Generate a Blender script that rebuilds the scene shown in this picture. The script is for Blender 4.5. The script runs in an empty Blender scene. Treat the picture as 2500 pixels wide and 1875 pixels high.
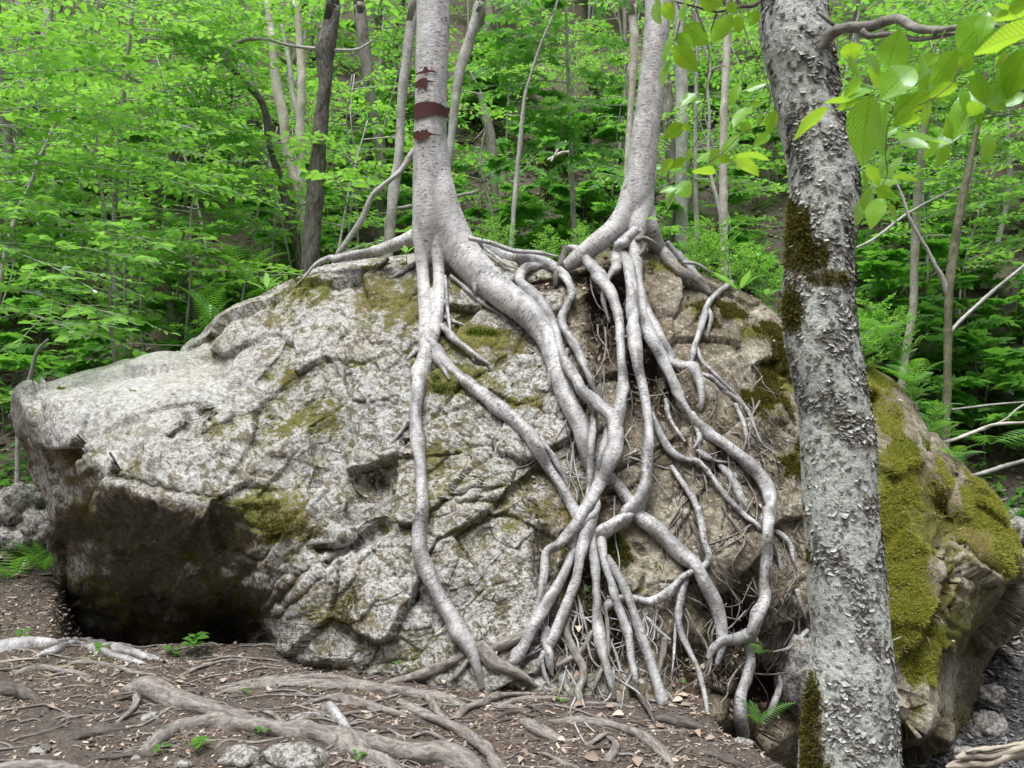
import bpy, math, random
import numpy as np
from mathutils import Vector
from mathutils.bvhtree import BVHTree

R = math.radians
S = bpy.context.scene
COL = S.collection
rng = np.random.default_rng(11)
random.seed(11)

# ------------------------------------------------------------------ camera, sky, sun, exposure
CAM_Z = 1.75
FPX = 2034.0                     # focal length in pixels of a 2500 px wide picture
cd = bpy.data.cameras.new('camera')
cd.sensor_width = 36.0
cd.lens = 36.0 * FPX / 2500.0
cd.clip_start = 0.05
cd.clip_end = 400.0
cd.dof.use_dof = True
cd.dof.focus_distance = 5.0
cd.dof.aperture_fstop = 5.6
cam = bpy.data.objects.new('camera', cd)
cam.location = (0, 0, CAM_Z)
cam.rotation_euler = (R(90), 0, 0)
COL.objects.link(cam)
S.camera = cam

SUN_EL, SUN_AZ = 72.0, 205.0      # azimuth clockwise from +Y
w = bpy.data.worlds.new('World')
S.world = w
w.use_nodes = True
wn = w.node_tree
bg = wn.nodes['Background']
sky = wn.nodes.new('ShaderNodeTexSky')
sky.sky_type = 'NISHITA'
sky.sun_disc = False
sky.sun_elevation = R(SUN_EL)
sky.sun_rotation = R(SUN_AZ)
sky.air_density = 1.0
sky.dust_density = 4.0
sky.ozone_density = 0.6
hs = wn.nodes.new('ShaderNodeHueSaturation')
hs.inputs['Saturation'].default_value = 0.50      # cloud-veiled sky
wn.links.new(sky.outputs[0], hs.inputs['Color'])
wn.links.new(hs.outputs[0], bg.inputs[0])
bg.inputs[1].default_value = 0.06
sl = bpy.data.lights.new('sun', 'SUN')
sl.energy = 1.5
sl.angle = R(30)
sl.color = (1.0, 0.992, 0.975)
so = bpy.data.objects.new('sun', sl)
a, e = R(SUN_AZ), R(SUN_EL)
to_sun = Vector((math.sin(a) * math.cos(e), math.cos(a) * math.cos(e), math.sin(e)))
so.rotation_euler = (-to_sun).to_track_quat('-Z', 'Y').to_euler()
so.location = (0, 0, 30)
COL.objects.link(so)
S.view_settings.view_transform = 'Standard'
S.view_settings.look = 'None'
S.view_settings.gamma = 1.0
S.view_settings.exposure = 1.50
S.cycles.use_denoising = True
S.cycles.max_bounces = 6
S.cycles.transparent_max_bounces = 4

# ------------------------------------------------------------------ noise (numpy)
def _hash(ix, iy, iz, seed):
    h = (ix.astype(np.uint32) * np.uint32(374761393) + iy.astype(np.uint32) * np.uint32(668265263)
         + iz.astype(np.uint32) * np.uint32(2147483647) + np.uint32((seed * 974711 + 12345) & 0xffffffff))
    h = (h ^ (h >> np.uint32(13))) * np.uint32(1274126177)
    h = (h ^ (h >> np.uint32(15))) * np.uint32(2246822519)
    h = h ^ (h >> np.uint32(14))
    return h.astype(np.float64) / 4294967295.0

def vnoise(p, seed=0):
    f = np.floor(p); t = p - f
    i = f.astype(np.int64)
    t = t * t * t * (t * (t * 6 - 15) + 10)
    out = 0
    for dx in (0, 1):
        wx = t[:, 0] if dx else 1 - t[:, 0]
        for dy in (0, 1):
            wy = t[:, 1] if dy else 1 - t[:, 1]
            for dz in (0, 1):
                wz = t[:, 2] if dz else 1 - t[:, 2]
                out = out + wx * wy * wz * _hash(i[:, 0] + dx, i[:, 1] + dy, i[:, 2] + dz, seed)
    return out * 2 - 1

def fbm(p, scale, octv=4, seed=0, gain=0.5):
    s, amp, tot = 0, 1.0, 0
    q = p * scale
    for k in range(octv):
        s = s + amp * vnoise(q + 17.3 * k, seed + k)
        tot += amp; amp *= gain; q = q * 2.03
    return s / tot

def facets(p, scale, seed):
    """per Voronoi cell: offset (-1..1), tilt term, and F2-F1"""
    q = p * scale
    i = np.floor(q).astype(np.int64)
    n = len(q)
    d1 = np.full(n, 9.0); d2 = np.full(n, 9.0)
    off = np.zeros(n); til = np.zeros(n)
    for dx in (-1, 0, 1):
        for dy in (-1, 0, 1):
            for dz in (-1, 0, 1):
                c = i + np.array([dx, dy, dz])
                h = [_hash(c[:, 0], c[:, 1], c[:, 2], seed + k) for k in range(4)]
                v = q - (c + np.stack(h[:3], 1))
                d = np.sqrt((v * v).sum(1))
                m = d < d1
                d2 = np.where(m, d1, np.minimum(d2, d))
                d1 = np.where(m, d, d1)
                off = np.where(m, h[3] * 2 - 1, off)
                r = np.stack([(h[1] * 7.1) % 1, (h[2] * 5.3) % 1, (h[0] * 9.7) % 1], 1) * 2 - 1
                til = np.where(m, (v * r).sum(1), til)
    return off, til, d2 - d1

def sstep(a, b, x):
    t = np.clip((x - a) / (b - a), 0, 1)
    return t * t * (3 - 2 * t)

# ------------------------------------------------------------------ scene helpers
def tag(o, label=None, cat=None, group=None, kind=None):
    if label: o['label'] = label
    if cat: o['category'] = cat
    if group: o['group'] = group
    if kind: o['kind'] = kind
    return o

def empty(name, loc=(0, 0, 0), **k):
    o = bpy.data.objects.new(name, None)
    o.location = loc
    o.empty_display_size = 0.1
    COL.objects.link(o)
    return tag(o, **k)

def link(name, me, mat, parent=None, loc=None):
    o = bpy.data.objects.new(name, me)
    COL.objects.link(o)
    if mat is not None and len(me.materials) == 0:
        me.materials.append(mat)
    if parent is not None:
        o.parent = parent
        o.matrix_parent_inverse = parent_inv(parent)
    if loc is not None: o.location = loc
    return o

def parent_inv(p):
    from mathutils import Matrix
    m = Matrix.Identity(4)
    q = p
    loc = Vector((0, 0, 0))
    while q is not None:
        loc += Vector(q.location)
        q = q.parent
    return Matrix.Translation(-loc) if p.parent is None else Matrix.Identity(4)

def mesh_np(name, V, F, smooth=True, attrs=None):
    """F: (n,3) or (n,4) array"""
    me = bpy.data.meshes.new(name)
    V = np.ascontiguousarray(V, dtype=np.float32); F = np.ascontiguousarray(F, dtype=np.int32)
    k = F.shape[1]
    me.vertices.add(len(V)); me.vertices.foreach_set('co', V.ravel())
    me.loops.add(F.size); me.loops.foreach_set('vertex_index', F.ravel())
    me.polygons.add(len(F))
    me.polygons.foreach_set('loop_start', np.arange(0, F.size, k, dtype=np.int32))
    me.polygons.foreach_set('loop_total', np.full(len(F), k, dtype=np.int32))
    me.polygons.foreach_set('use_smooth', np.full(len(F), smooth, dtype=bool))
    for nm, v in (attrs or {}).items():
        v = np.ascontiguousarray(v, dtype=np.float32)
        if v.ndim == 1:
            at = me.attributes.new(nm, 'FLOAT', 'POINT'); at.data.foreach_set('value', v)
        else:
            at = me.attributes.new(nm, 'FLOAT_VECTOR', 'POINT'); at.data.foreach_set('vector', v.ravel())
    me.update(calc_edges=True)
    return me

class Geo:
    """collects vertices, faces (quads; a triangle repeats no vertex, it is kept as its own list) and attributes"""
    def __init__(s): s.V = []; s.Q = []; s.A = {}; s.n = 0
    def add(s, V, Q, **at):
        s.V.append(V); s.Q.append(np.asarray(Q) + s.n); s.n += len(V)
        for k, v in at.items(): s.A.setdefault(k, []).append(v)
    def mesh(s, name, smooth=True):
        return mesh_np(name, np.concatenate(s.V), np.concatenate(s.Q), smooth, {k: np.concatenate(v) for k, v in s.A.items()})

def catmull(P, step):
    """P (n,k): first three are xyz; resampled along the curve at about `step` metres"""
    P = np.asarray(P, float)
    if len(P) == 2: P = np.stack([P[0], (P[0] + P[1]) / 2, P[1]])
    E = np.concatenate([[2 * P[0] - P[1]], P, [2 * P[-1] - P[-2]]])
    out = []
    for i in range(1, len(E) - 2):
        p0, p1, p2, p3 = E[i - 1], E[i], E[i + 1], E[i + 2]
        n = max(1, int(math.ceil(np.linalg.norm(p2[:3] - p1[:3]) / step)))
        t = np.arange(n)[:, None] / n
        out.append(0.5 * ((2 * p1) + (-p0 + p2) * t + (2 * p0 - 5 * p1 + 4 * p2 - p3) * t ** 2 + (-p0 + 3 * p1 - 3 * p2 + p3) * t ** 3))
    out.append(P[-1:])
    return np.concatenate(out)

def tube(P, rad, sides=12, step=None, rough=0.06, seed=0, cap=True, flute=0.0):
    """a tapered tube; returns V, Q, bark coordinates"""
    P = np.asarray(P, float); rad = np.asarray(rad, float)
    step = step or max(0.008, float(np.median(rad)) * 0.6)
    C = catmull(np.concatenate([P, rad[:, None]], 1), step)
    X = C[:, :3]; r = np.maximum(C[:, 3], 0.0006)
    T = np.gradient(X, axis=0); T /= np.linalg.norm(T, axis=1)[:, None] + 1e-9
    U = np.zeros_like(T)
    u = np.cross(T[0], [0.3, 1.0, 0.2]); u /= np.linalg.norm(u)
    for i in range(len(T)):
        u = u - T[i] * np.dot(u, T[i]); u /= np.linalg.norm(u) + 1e-9
        U[i] = u
    W = np.cross(T, U)
    th = np.arange(sides) / sides * 2 * math.pi
    L = np.concatenate([[0], np.cumsum(np.linalg.norm(np.diff(X, axis=0), axis=1))])
    c, s = np.cos(th), np.sin(th)
    D = U[:, None] * c[None, :, None] + W[:, None] * s[None, :, None]
    rr = np.repeat(r[:, None], sides, 1)
    if rough > 0:
        mr = float(np.mean(r))
        q = np.stack([np.broadcast_to(c, rr.shape) * 1.1, np.broadcast_to(s, rr.shape) * 1.1, np.broadcast_to((L / (mr * 2.6))[:, None], rr.shape)], -1).reshape(-1, 3)
        nz = fbm(q + seed * 7.7, 1.0, 3, seed).reshape(rr.shape)
        oval = np.cos(2 * th[None] + (1.7 * vnoise(np.stack([L / (mr * 9), 0 * L, 0 * L + seed], 1), seed))[:, None] * 3)
        rr = rr * (1 + rough * 2.2 * nz + rough * 1.6 * oval)
        kr = np.random.default_rng(seed * 7 + 1)
        for _ in range(int(L[-1] / max(.12, mr * 9)) if rough > .04 else 0):
            l0, h0 = kr.uniform(0, L[-1]), kr.uniform(0, 6.28)
            dth = np.angle(np.exp(1j * (th - h0)))
            rr = rr * (1 + kr.uniform(.08, .34) * np.exp(-((L - l0) / (mr * kr.uniform(.7, 1.8))) ** 2)[:, None] * np.exp(-(dth / .8) ** 2)[None])
    V = (X[:, None] + D * rr[..., None]).reshape(-1, 3)
    B = np.stack([c[None] * rr, s[None] * rr, np.repeat(L[:, None], sides, 1)], -1).reshape(-1, 3) + np.array([seed * 1.37 % 5, seed * 0.71 % 5, seed * 2.13 % 11])
    n = len(X)
    i, j = np.meshgrid(np.arange(n - 1), np.arange(sides), indexing='ij')
    k = (j + 1) % sides
    Q = np.stack([i * sides + j, i * sides + k, (i + 1) * sides + k, (i + 1) * sides + j], -1).reshape(-1, 4)
    if cap:
        ex = [X[0] - T[0] * r[0] * 0.5, X[-1] + T[-1] * r[-1] * 0.6]
        V = np.concatenate([V, ex]); B = np.concatenate([B, [B[0], B[-1]]])
        b0, b1 = n * sides, n * sides + 1
        cq = []
        for m in range(0, sides, 2):
            cq.append([b0, (m + 2) % sides, m + 1, m])
            o = (n - 1) * sides
            cq.append([b1, o + m, o + m + 1, o + (m + 2) % sides])
        Q = np.concatenate([Q, cq])
    return V, Q, B

def tube_mesh(name, P, rad, **k):
    V, Q, B = tube(P, rad, **k)
    return mesh_np(name, V, Q, True, {'bark': B})

# picture coordinates (2500 x 1875) <-> world
def ray(px, py):
    return np.array([(px - 1250.0) / FPX, 1.0, -(py - 937.5) / FPX])
def at(px, py, Y):
    d = ray(px, py)
    return np.array([d[0] * Y, Y, CAM_Z + d[2] * Y])
CR = dict(A=(0, 0), B=(800, 0), C=(1600, 0), D=(0, 600), E=(800, 600), F=(1600, 600), G=(0, 1200), H=(800, 1200), I=(1600, 1200))
KZ = 2212.0 / 900.0
def nat(crop, x, y):
    o = CR[crop]
    return o[0] + x / KZ, o[1] + y / KZ

# ------------------------------------------------------------------ materials
class MB:
    def __init__(s, name):
        s.m = bpy.data.materials.new(name); s.m.use_nodes = True
        s.t = s.m.node_tree; s.t.nodes.clear()
        s.out = s.n('OutputMaterial')
    def n(s, t, **k):
        o = s.t.nodes.new('ShaderNode' + t)
        for a, b in k.items(): setattr(o, a, b)
        return o
    def set(s, sock, v):
        if isinstance(v, bpy.types.NodeSocket): s.t.links.new(v, sock)
        elif v is not None:
            if isinstance(v, (tuple, list)) and sock.type == 'RGBA' and len(v) == 3: v = (*v, 1)
            sock.default_value = v
    def coord(s, kind='Object'): return s.n('TexCoord').outputs[kind]
    def attr(s, name, out='Fac'):
        a = s.n('Attribute'); a.attribute_name = name
        return a.outputs[out]
    def vmul(s, v, k):
        m = s.n('VectorMath', operation='MULTIPLY'); s.set(m.inputs[0], v); s.set(m.inputs[1], k); return m.outputs[0]
    def noise(s, vec, scale, detail=4, rough=0.55, out='Fac', dist=0.0):
        t = s.n('TexNoise'); s.set(t.inputs['Vector'], vec); t.inputs['Scale'].default_value = scale
        t.inputs['Detail'].default_value = detail; t.inputs['Roughness'].default_value = rough; t.inputs['Distortion'].default_value = dist
        return t.outputs[out]
    def vor(s, vec, scale, feature='F1', out='Distance'):
        t = s.n('TexVoronoi', feature=feature); s.set(t.inputs['Vector'], vec); t.inputs['Scale'].default_value = scale
        return t.outputs[out]
    def ramp(s, f, stops):
        r = s.n('ValToRGB'); s.set(r.inputs[0], f)
        el = r.color_ramp.elements
        while len(el) < len(stops): el.new(0.5)
        for q, (p, c) in zip(el, stops):
            q.position = p; q.color = (c, c, c, 1) if not isinstance(c, tuple) else (*c, 1)
        return r.outputs[0]
    def mix(s, f, a, b, mode='MIX'):
        m = s.n('MixRGB', blend_type=mode); s.set(m.inputs[0], f); s.set(m.inputs[1], a); s.set(m.inputs[2], b); return m.outputs[0]
    def math(s, op, a, b=None, clamp=False):
        m = s.n('Math', operation=op, use_clamp=clamp); s.set(m.inputs[0], a)
        if b is not None: s.set(m.inputs[1], b)
        return m.outputs[0]
    def bump(s, h, strength=0.5, dist=0.01, normal=None):
        b = s.n('Bump'); s.set(b.inputs['Height'], h); b.inputs['Strength'].default_value = strength; b.inputs['Distance'].default_value = dist
        if normal is not None: s.set(b.inputs['Normal'], normal)
        return b.outputs[0]
    def principled(s, col, rough=0.8, normal=None, spec=0.3):
        p = s.n('BsdfPrincipled'); s.set(p.inputs['Base Color'], col); s.set(p.inputs['Roughness'], rough)
        s.set(p.inputs['Specular IOR Level'], spec)
        if normal is not None: s.set(p.inputs['Normal'], normal)
        return p.outputs[0]
    def done(s, sh):
        s.t.links.new(sh, s.out.inputs[0]); return s.m

def mat_birch(name, lo, hi, dark=(0.07, 0.06, 0.055), lines=0.5, rough=0.42, warm=None, spec=0.45, knots=0.6, stain=0.25):
    b = MB(name)
    c = b.attr('bark', 'Vector')
    lent = b.noise(b.vmul(c, (24, 24, 190)), 1.0, 3, 0.6)
    longl = b.noise(b.vmul(c, (7, 7, 85)), 1.0, 3, 0.6)
    patch = b.noise(b.vmul(c, (11, 11, 6)), 1.0, 5, 0.65, dist=0.5)
    fine = b.noise(b.vmul(c, (130, 130, 200)), 1.0, 3, 0.6)
    scab = b.noise(b.vmul(c, (42, 42, 55)), 1.0, 4, 0.65)
    base = b.mix(b.ramp(patch, [(0.34, 0.0), (0.62, 1.0)]), lo, hi)
    base = b.mix(b.math('MULTIPLY', b.ramp(b.noise(c, 2.6, 3, 0.6), [(0.45, 0.0), (0.68, 1.0)]), 0.45), base, lo)
    if warm: base = b.mix(b.math('MULTIPLY', b.ramp(b.noise(c, 5.0, 2), [(0.45, 0.0), (0.65, 1.0)]), 0.55), base, warm)
    base = b.mix(b.math('MULTIPLY', b.ramp(fine, [(0.42, 1.0), (0.60, 0.0)]), 0.38), base, lo)
    base = b.mix(b.math('MULTIPLY', b.ramp(longl, [(0.34, 1.0), (0.46, 0.0)]), 0.30 * lines), base, dark)
    base = b.mix(b.math('MULTIPLY', b.ramp(lent, [(0.36, 1.0), (0.43, 0.0)]), lines), base, dark)
    reg = b.ramp(b.noise(b.vmul(c, (6, 6, 4)), 1.0, 3, 0.6), [(0.45, 0.0), (0.62, 1.0)])
    kn = b.math('MULTIPLY', b.ramp(scab, [(0.54, 0.0), (0.60, 1.0)]), b.math('ADD', b.math('MULTIPLY', reg, 0.8), 0.12))
    base = b.mix(b.math('MULTIPLY', kn, knots), base, dark)
    st = b.ramp(b.noise(c, 3.4, 5, 0.7, dist=0.6), [(0.54, 0.0), (0.64, 1.0)])
    base = b.mix(b.math('MULTIPLY', st, stain), base, (0.15, 0.135, 0.09))
    h = b.math('ADD', b.math('MULTIPLY', lent, 0.8), b.math('ADD', b.math('MULTIPLY', fine, 0.35), b.math('MULTIPLY', scab, 0.9)))
    return b.done(b.principled(base, b.math('ADD', b.math('MULTIPLY', scab, 0.35), rough - 0.15), b.bump(h, 0.7, 0.007), spec))

def mat_bark(name, lo, hi, sx=26, sz=7, depth=0.02, rough=0.9, lich=None):
    b = MB(name)
    c = b.attr('bark', 'Vector')
    n1 = b.noise(b.vmul(c, (sx, sx, sz)), 1.0, 5, 0.65, dist=0.6)
    n2 = b.noise(c, 60.0, 3)
    n3 = b.noise(c, 6.0, 3)
    col = b.mix(b.ramp(n1, [(0.35, 0.0), (0.65, 1.0)]), lo, hi)
    col = b.mix(b.math('MULTIPLY', b.ramp(n2, [(0.4, 0.0), (0.6, 1.0)]), 0.3), col, lo)
    if lich: col = b.mix(b.ramp(b.math('ADD', b.math('MULTIPLY', n3, .7), b.math('MULTIPLY', n2, .3)), [(0.5, 0.0), (0.6, 0.9)]), col, lich)
    return b.done(b.principled(col, rough, b.bump(b.math('ADD', n1, b.math('MULTIPLY', n2, 0.25)), 0.9, depth), 0.25))

def mat_leaf(name, c1, c2, trans=0.5, veins=False, tcol=None, gloss=0.35):
    b = MB(name)
    g = b.n('NewGeometry')
    rnd = g.outputs['Random Per Island']
    oi = b.n('ObjectInfo').outputs['Random']
    f = b.math('FRACT', b.math('ADD', rnd, oi))
    col = b.mix(f, c1, c2)
    tc = tcol or (c2[0] * 1.55, c2[1] * 1.55, c2[2] * 1.0)
    tcm = b.mix(f, tc, (tc[0] * 0.75, tc[1] * 0.8, tc[2] * 0.7))
    nrm = None
    if veins:
        uv = b.attr('leafuv', 'Vector')
        sp = b.n('SeparateXYZ'); b.set(sp.inputs[0], uv)
        au = b.math('ABSOLUTE', sp.outputs[0])
        ph = b.math('SUBTRACT', b.math('MULTIPLY', sp.outputs[1], 12.0), b.math('MULTIPLY', au, 5.0))
        tri = b.math('PINGPONG', ph, 0.5)
        vm = b.ramp(tri, [(0.04, 1.0), (0.30, 0.0)])
        mid = b.ramp(au, [(0.03, 1.0), (0.09, 0.0)])
        vm = b.math('MAXIMUM', vm, mid)
        tcm = b.mix(b.math('MULTIPLY', vm, 0.55), tcm, (tc[0] * .45, tc[1] * .5, tc[2] * .4))
        col = b.mix(b.math('MULTIPLY', vm, 0.35), col, (c2[0] * .6, c2[1] * .65, c2[2] * .6))
        nrm = b.bump(b.math('ADD', b.math('MULTIPLY', tri, 1.0), vm), 0.6, 0.003)
    d = b.n('BsdfDiffuse'); b.set(d.inputs[0], col)
    t = b.n('BsdfTranslucent'); b.set(t.inputs[0], tcm)
    m = b.n('MixShader'); m.inputs[0].default_value = trans
    b.t.links.new(d.outputs[0], m.inputs[1]); b.t.links.new(t.outputs[0], m.inputs[2])
    gl = b.n('BsdfGlossy'); gl.inputs['Roughness'].default_value = 0.42; b.set(gl.inputs[0], (0.85, 0.95, 0.95))
    if nrm is not None:
        b.set(d.inputs['Normal'], nrm)
    lw = b.n('Fresnel'); lw.inputs['IOR'].default_value = 1.42
    m2 = b.n('MixShader'); b.set(m2.inputs[0], b.math('MULTIPLY', lw.outputs[0], gloss * 2, True))
    b.t.links.new(m.outputs[0], m2.inputs[1]); b.t.links.new(gl.outputs[0], m2.inputs[2])
    return b.done(m2.outputs[0])

def mat_rock(name, lichen_hi=(0.52, 0.525, 0.51), lichen_lo=(0.25, 0.25, 0.235), bare=(0.19, 0.165, 0.125), tan=(0.36, 0.31, 0.235), attrs=True):
    b = MB(name)
    c = b.coord()
    nb = b.noise(c, 2.2, 4, 0.6)
    n1 = b.noise(c, 9.0, 5, 0.65)
    n2 = b.noise(c, 34.0, 4, 0.65)
    n3 = b.noise(c, 95.0, 3, 0.6)
    str_ = b.noise(b.vmul(c, (20, 20, 14)), 1.0, 4, 0.7)
    lich = b.attr('lich') if attrs else b.math('ADD', 0.55, 0.0)
    moss = b.attr('moss') if attrs else b.math('ADD', 0.12, 0.0)
    rock = b.mix(b.ramp(n1, [(0.35, 0.0), (0.65, 1.0)]), bare, tan)
    rock = b.mix(b.math('MULTIPLY', b.ramp(n3, [(0.45, 0.0), (0.62, 1.0)]), 0.5), rock, (0.09, 0.08, 0.06))
    li = b.mix(b.ramp(n2, [(0.34, 0.0), (0.60, 1.0)]), lichen_lo, lichen_hi)
    li = b.mix(b.math('MULTIPLY', b.ramp(nb, [(0.42, 0.0), (0.62, 1.0)]), 0.45), li, (0.40, 0.365, 0.30))
    li = b.mix(b.math('MULTIPLY', b.ramp(b.noise(c, 5.5, 5, 0.7, dist=0.7), [(0.50, 0.0), (0.58, 1.0)]), 0.65), li, lichen_hi)
    lf = b.math('ADD', b.math('MULTIPLY', lich, 0.9), b.math('ADD', b.math('MULTIPLY', b.math('SUBTRACT', str_, 0.5), 1.3), b.math('MULTIPLY', b.math('SUBTRACT', n2, 0.5), 1.2)))
    lf = b.ramp(lf, [(0.40, 0.0), (0.52, 1.0)])
    col = b.mix(lf, rock, li)
    if attrs:
        bf = b.math('ADD', b.attr('beige'), b.math('MULTIPLY', b.math('SUBTRACT', n1, 0.5), 0.7))
        col = b.mix(b.ramp(bf, [(0.35, 0.0), (0.6, 0.9)]), col, b.mix(b.ramp(n2, [(0.35, 0.0), (0.65, 1.0)]), (0.30, 0.27, 0.21), (0.56, 0.52, 0.43)))
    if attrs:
        al_shade = b.math('ADD', b.attr('algae_shade'), b.math('MULTIPLY', b.math('SUBTRACT', b.noise(b.vmul(c, (14, 14, 2.5)), 1.0, 4, 0.65), 0.5), 1.4))
        col = b.mix(b.ramp(al_shade, [(0.30, 0.0), (0.62, 1.0)]), col, b.mix(b.ramp(n2, [(0.35, 0.0), (0.7, 1.0)]), (0.045, 0.045, 0.036), (0.17, 0.165, 0.13)))  # algae stain with the underside's shade painted into it
    ro = b.n('VectorRotate', rotation_type='Y_AXIS'); b.set(ro.inputs['Vector'], c); ro.inputs['Angle'].default_value = 0.7
    sp = b.ramp(b.noise(b.vmul(ro.outputs[0], (50, 44, 34)), 1.0, 4, 0.72, dist=0.4), [(0.51, 0.0), (0.58, 1.0)])
    sp2 = b.ramp(b.noise(b.vmul(ro.outputs[0], (15, 13, 10)), 1.0, 5, 0.72, dist=0.8), [(0.515, 0.0), (0.565, 1.0)])
    col = b.mix(b.math('MULTIPLY', sp, b.math('SUBTRACT', 0.58, b.math('MULTIPLY', b.attr('clean'), 0.35)) if attrs else 0.7), col, (0.085, 0.08, 0.055))
    if attrs: col = b.mix(b.math('MULTIPLY', sp2, b.math('SUBTRACT', 0.8, b.math('MULTIPLY', b.attr('clean'), 0.75))), col, b.mix(n3, (0.06, 0.05, 0.022), (0.15, 0.125, 0.06)))
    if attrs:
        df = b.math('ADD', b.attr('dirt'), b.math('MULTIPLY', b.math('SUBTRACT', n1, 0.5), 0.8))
        col = b.mix(b.ramp(df, [(0.35, 0.0), (0.6, 0.95)]), col, b.mix(n2, (0.018, 0.013, 0.009), (0.085, 0.058, 0.038)))  # soil in the hollows; at the underside's foot also painted shade
    mcol = b.mix(b.ramp(n2, [(0.35, 0.0), (0.65, 1.0)]), (0.075, 0.062, 0.016), (0.16, 0.135, 0.03))
    mcol = b.mix(b.ramp(nb, [(0.4, 0.0), (0.65, 1.0)]), mcol, (0.115, 0.125, 0.022))
    if attrs: mcol = b.mix(b.ramp(b.math('ADD', moss, b.math('MULTIPLY', b.math('SUBTRACT', n2, 0.5), 0.6)), [(0.65, 0.0), (1.0, 0.8)]), mcol, (0.21, 0.21, 0.05))
    mf = b.math('ADD', moss, b.math('ADD', b.math('MULTIPLY', b.math('SUBTRACT', n1, 0.5), 1.0), b.math('MULTIPLY', b.math('SUBTRACT', n2, 0.5), 1.0)))
    mf = b.ramp(mf, [(0.43, 0.0), (0.60, 1.0)])
    col = b.mix(b.math('MULTIPLY', mf, 0.93), col, mcol)
    h = b.math('ADD', b.math('MULTIPLY', n2, 0.8), b.math('ADD', b.math('MULTIPLY', n3, 0.35), b.math('MULTIPLY', str_, 0.7)))
    return b.done(b.principled(col, 0.92, b.bump(h, 0.8, 0.02), 0.18))

M = {}
M['rock'] = mat_rock('lichened_rock')
M['stone'] = mat_rock('grey_stone', (0.42, 0.42, 0.41), (0.26, 0.26, 0.25), (0.15, 0.14, 0.12), (0.26, 0.24, 0.21), attrs=False)
M['silver'] = mat_birch('silver_birch_bark', (0.44, 0.435, 0.42), (0.80, 0.80, 0.79), lines=0.9, rough=0.40, knots=0.8)
M['root'] = mat_birch('silver_root_bark', (0.22, 0.22, 0.22), (0.74, 0.74, 0.74), lines=0.85, rough=0.36, stain=0.6, knots=0.95, spec=0.55)
M['rootdull'] = mat_bark('grey_root_bark', (0.11, 0.098, 0.086), (0.37, 0.345, 0.31), 46, 16, 0.008, 0.75)
M['rootdark'] = mat_bark('dark_root_bark', (0.05, 0.042, 0.036), (0.19, 0.17, 0.15), 46, 14, 0.008, 0.75)
M['paper'] = mat_birch('paper_birch_bark', (0.50, 0.47, 0.41), (0.78, 0.76, 0.70), lines=0.5, rough=0.6, warm=(0.55, 0.44, 0.30))
M['palegrey'] = mat_birch('pale_grey_bark', (0.34, 0.34, 0.32), (0.64, 0.64, 0.61), lines=0.35, rough=0.7, knots=0.9)
M['greybark'] = mat_bark('grey_smooth_bark', (0.14, 0.13, 0.11), (0.34, 0.33, 0.30), 12, 8, 0.008, 0.85)
M['darkbark'] = mat_bark('dark_rough_bark', (0.06, 0.055, 0.048), (0.27, 0.255, 0.235), 34, 11, 0.025)
M['twig'] = mat_bark('brown_twig_bark', (0.05, 0.04, 0.03), (0.16, 0.13, 0.10), 40, 30, 0.002)
M['stemgreen'] = mat_bark('greenish_stem_bark', (0.10, 0.10, 0.06), (0.26, 0.26, 0.18), 20, 12, 0.003)
M['deadwood'] = mat_bark('weathered_wood', (0.26, 0.22, 0.17), (0.60, 0.55, 0.46), 60, 3, 0.01)
b = MB('scar_bark')
cc = b.attr('bark', 'Vector')
M['scar'] = b.done(b.principled(b.mix(b.noise(b.vmul(cc, (30, 30, 60)), 1.0, 4), (0.035, 0.010, 0.009), (0.11, 0.033, 0.027)), 0.45, None, 0.4))
M['leaf_bg'] = mat_leaf('understory_leaf', (0.09, 0.25, 0.05), (0.14, 0.34, 0.05), 0.6, tcol=(0.26, 0.62, 0.07), gloss=0.14)
M['leaf_beech'] = mat_leaf('beech_leaf', (0.11, 0.31, 0.05), (0.17, 0.40, 0.05), 0.62, tcol=(0.36, 0.76, 0.08), gloss=0.12)
M['leaf_dark'] = mat_leaf('shrub_leaf', (0.07, 0.21, 0.045), (0.12, 0.29, 0.045), 0.58, tcol=(0.22, 0.54, 0.06), gloss=0.14)  # leaf of the low shrubs, a darker green of its own
M['leaf_near'] = mat_leaf('large_beech_leaf', (0.22, 0.50, 0.06), (0.30, 0.60, 0.06), 0.52, veins=True, tcol=(0.60, 0.95, 0.06), gloss=0.04)
M['fern'] = mat_leaf('fern_green', (0.09, 0.28, 0.04), (0.14, 0.35, 0.04), 0.5, tcol=(0.26, 0.58, 0.05), gloss=0.10)
M['moss'] = mat_leaf('moss_green', (0.21, 0.215, 0.045), (0.43, 0.43, 0.115), 0.4, gloss=0.04)
M['mossdark'] = mat_leaf('moss_brown', (0.08, 0.07, 0.018), (0.16, 0.145, 0.035), 0.3, gloss=0.05)
M['mossgreen'] = mat_leaf('moss_bright', (0.09, 0.15, 0.015), (0.15, 0.21, 0.02), 0.35, gloss=0.05)
b = MB('leaf_litter')
f = b.n('NewGeometry').outputs['Random Per Island']
M['litter'] = b.done(b.principled(b.ramp(f, [(0.0, (0.07, 0.048, 0.036)), (0.35, (0.16, 0.122, 0.096)), (0.7, (0.27, 0.218, 0.178)), (0.92, (0.45, 0.37, 0.29)), (1.0, (0.60, 0.52, 0.43))]), 0.8, None, 0.2))
b = MB('fallen_leaf_tan')
f = b.n('ObjectInfo').outputs['Random']
M['fallen'] = b.done(b.principled(b.mix(f, (0.27, 0.20, 0.155), (0.55, 0.46, 0.37)), 0.7, None, 0.2))
b = MB('gravel')
f = b.n('NewGeometry').outputs['Random Per Island']
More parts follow.
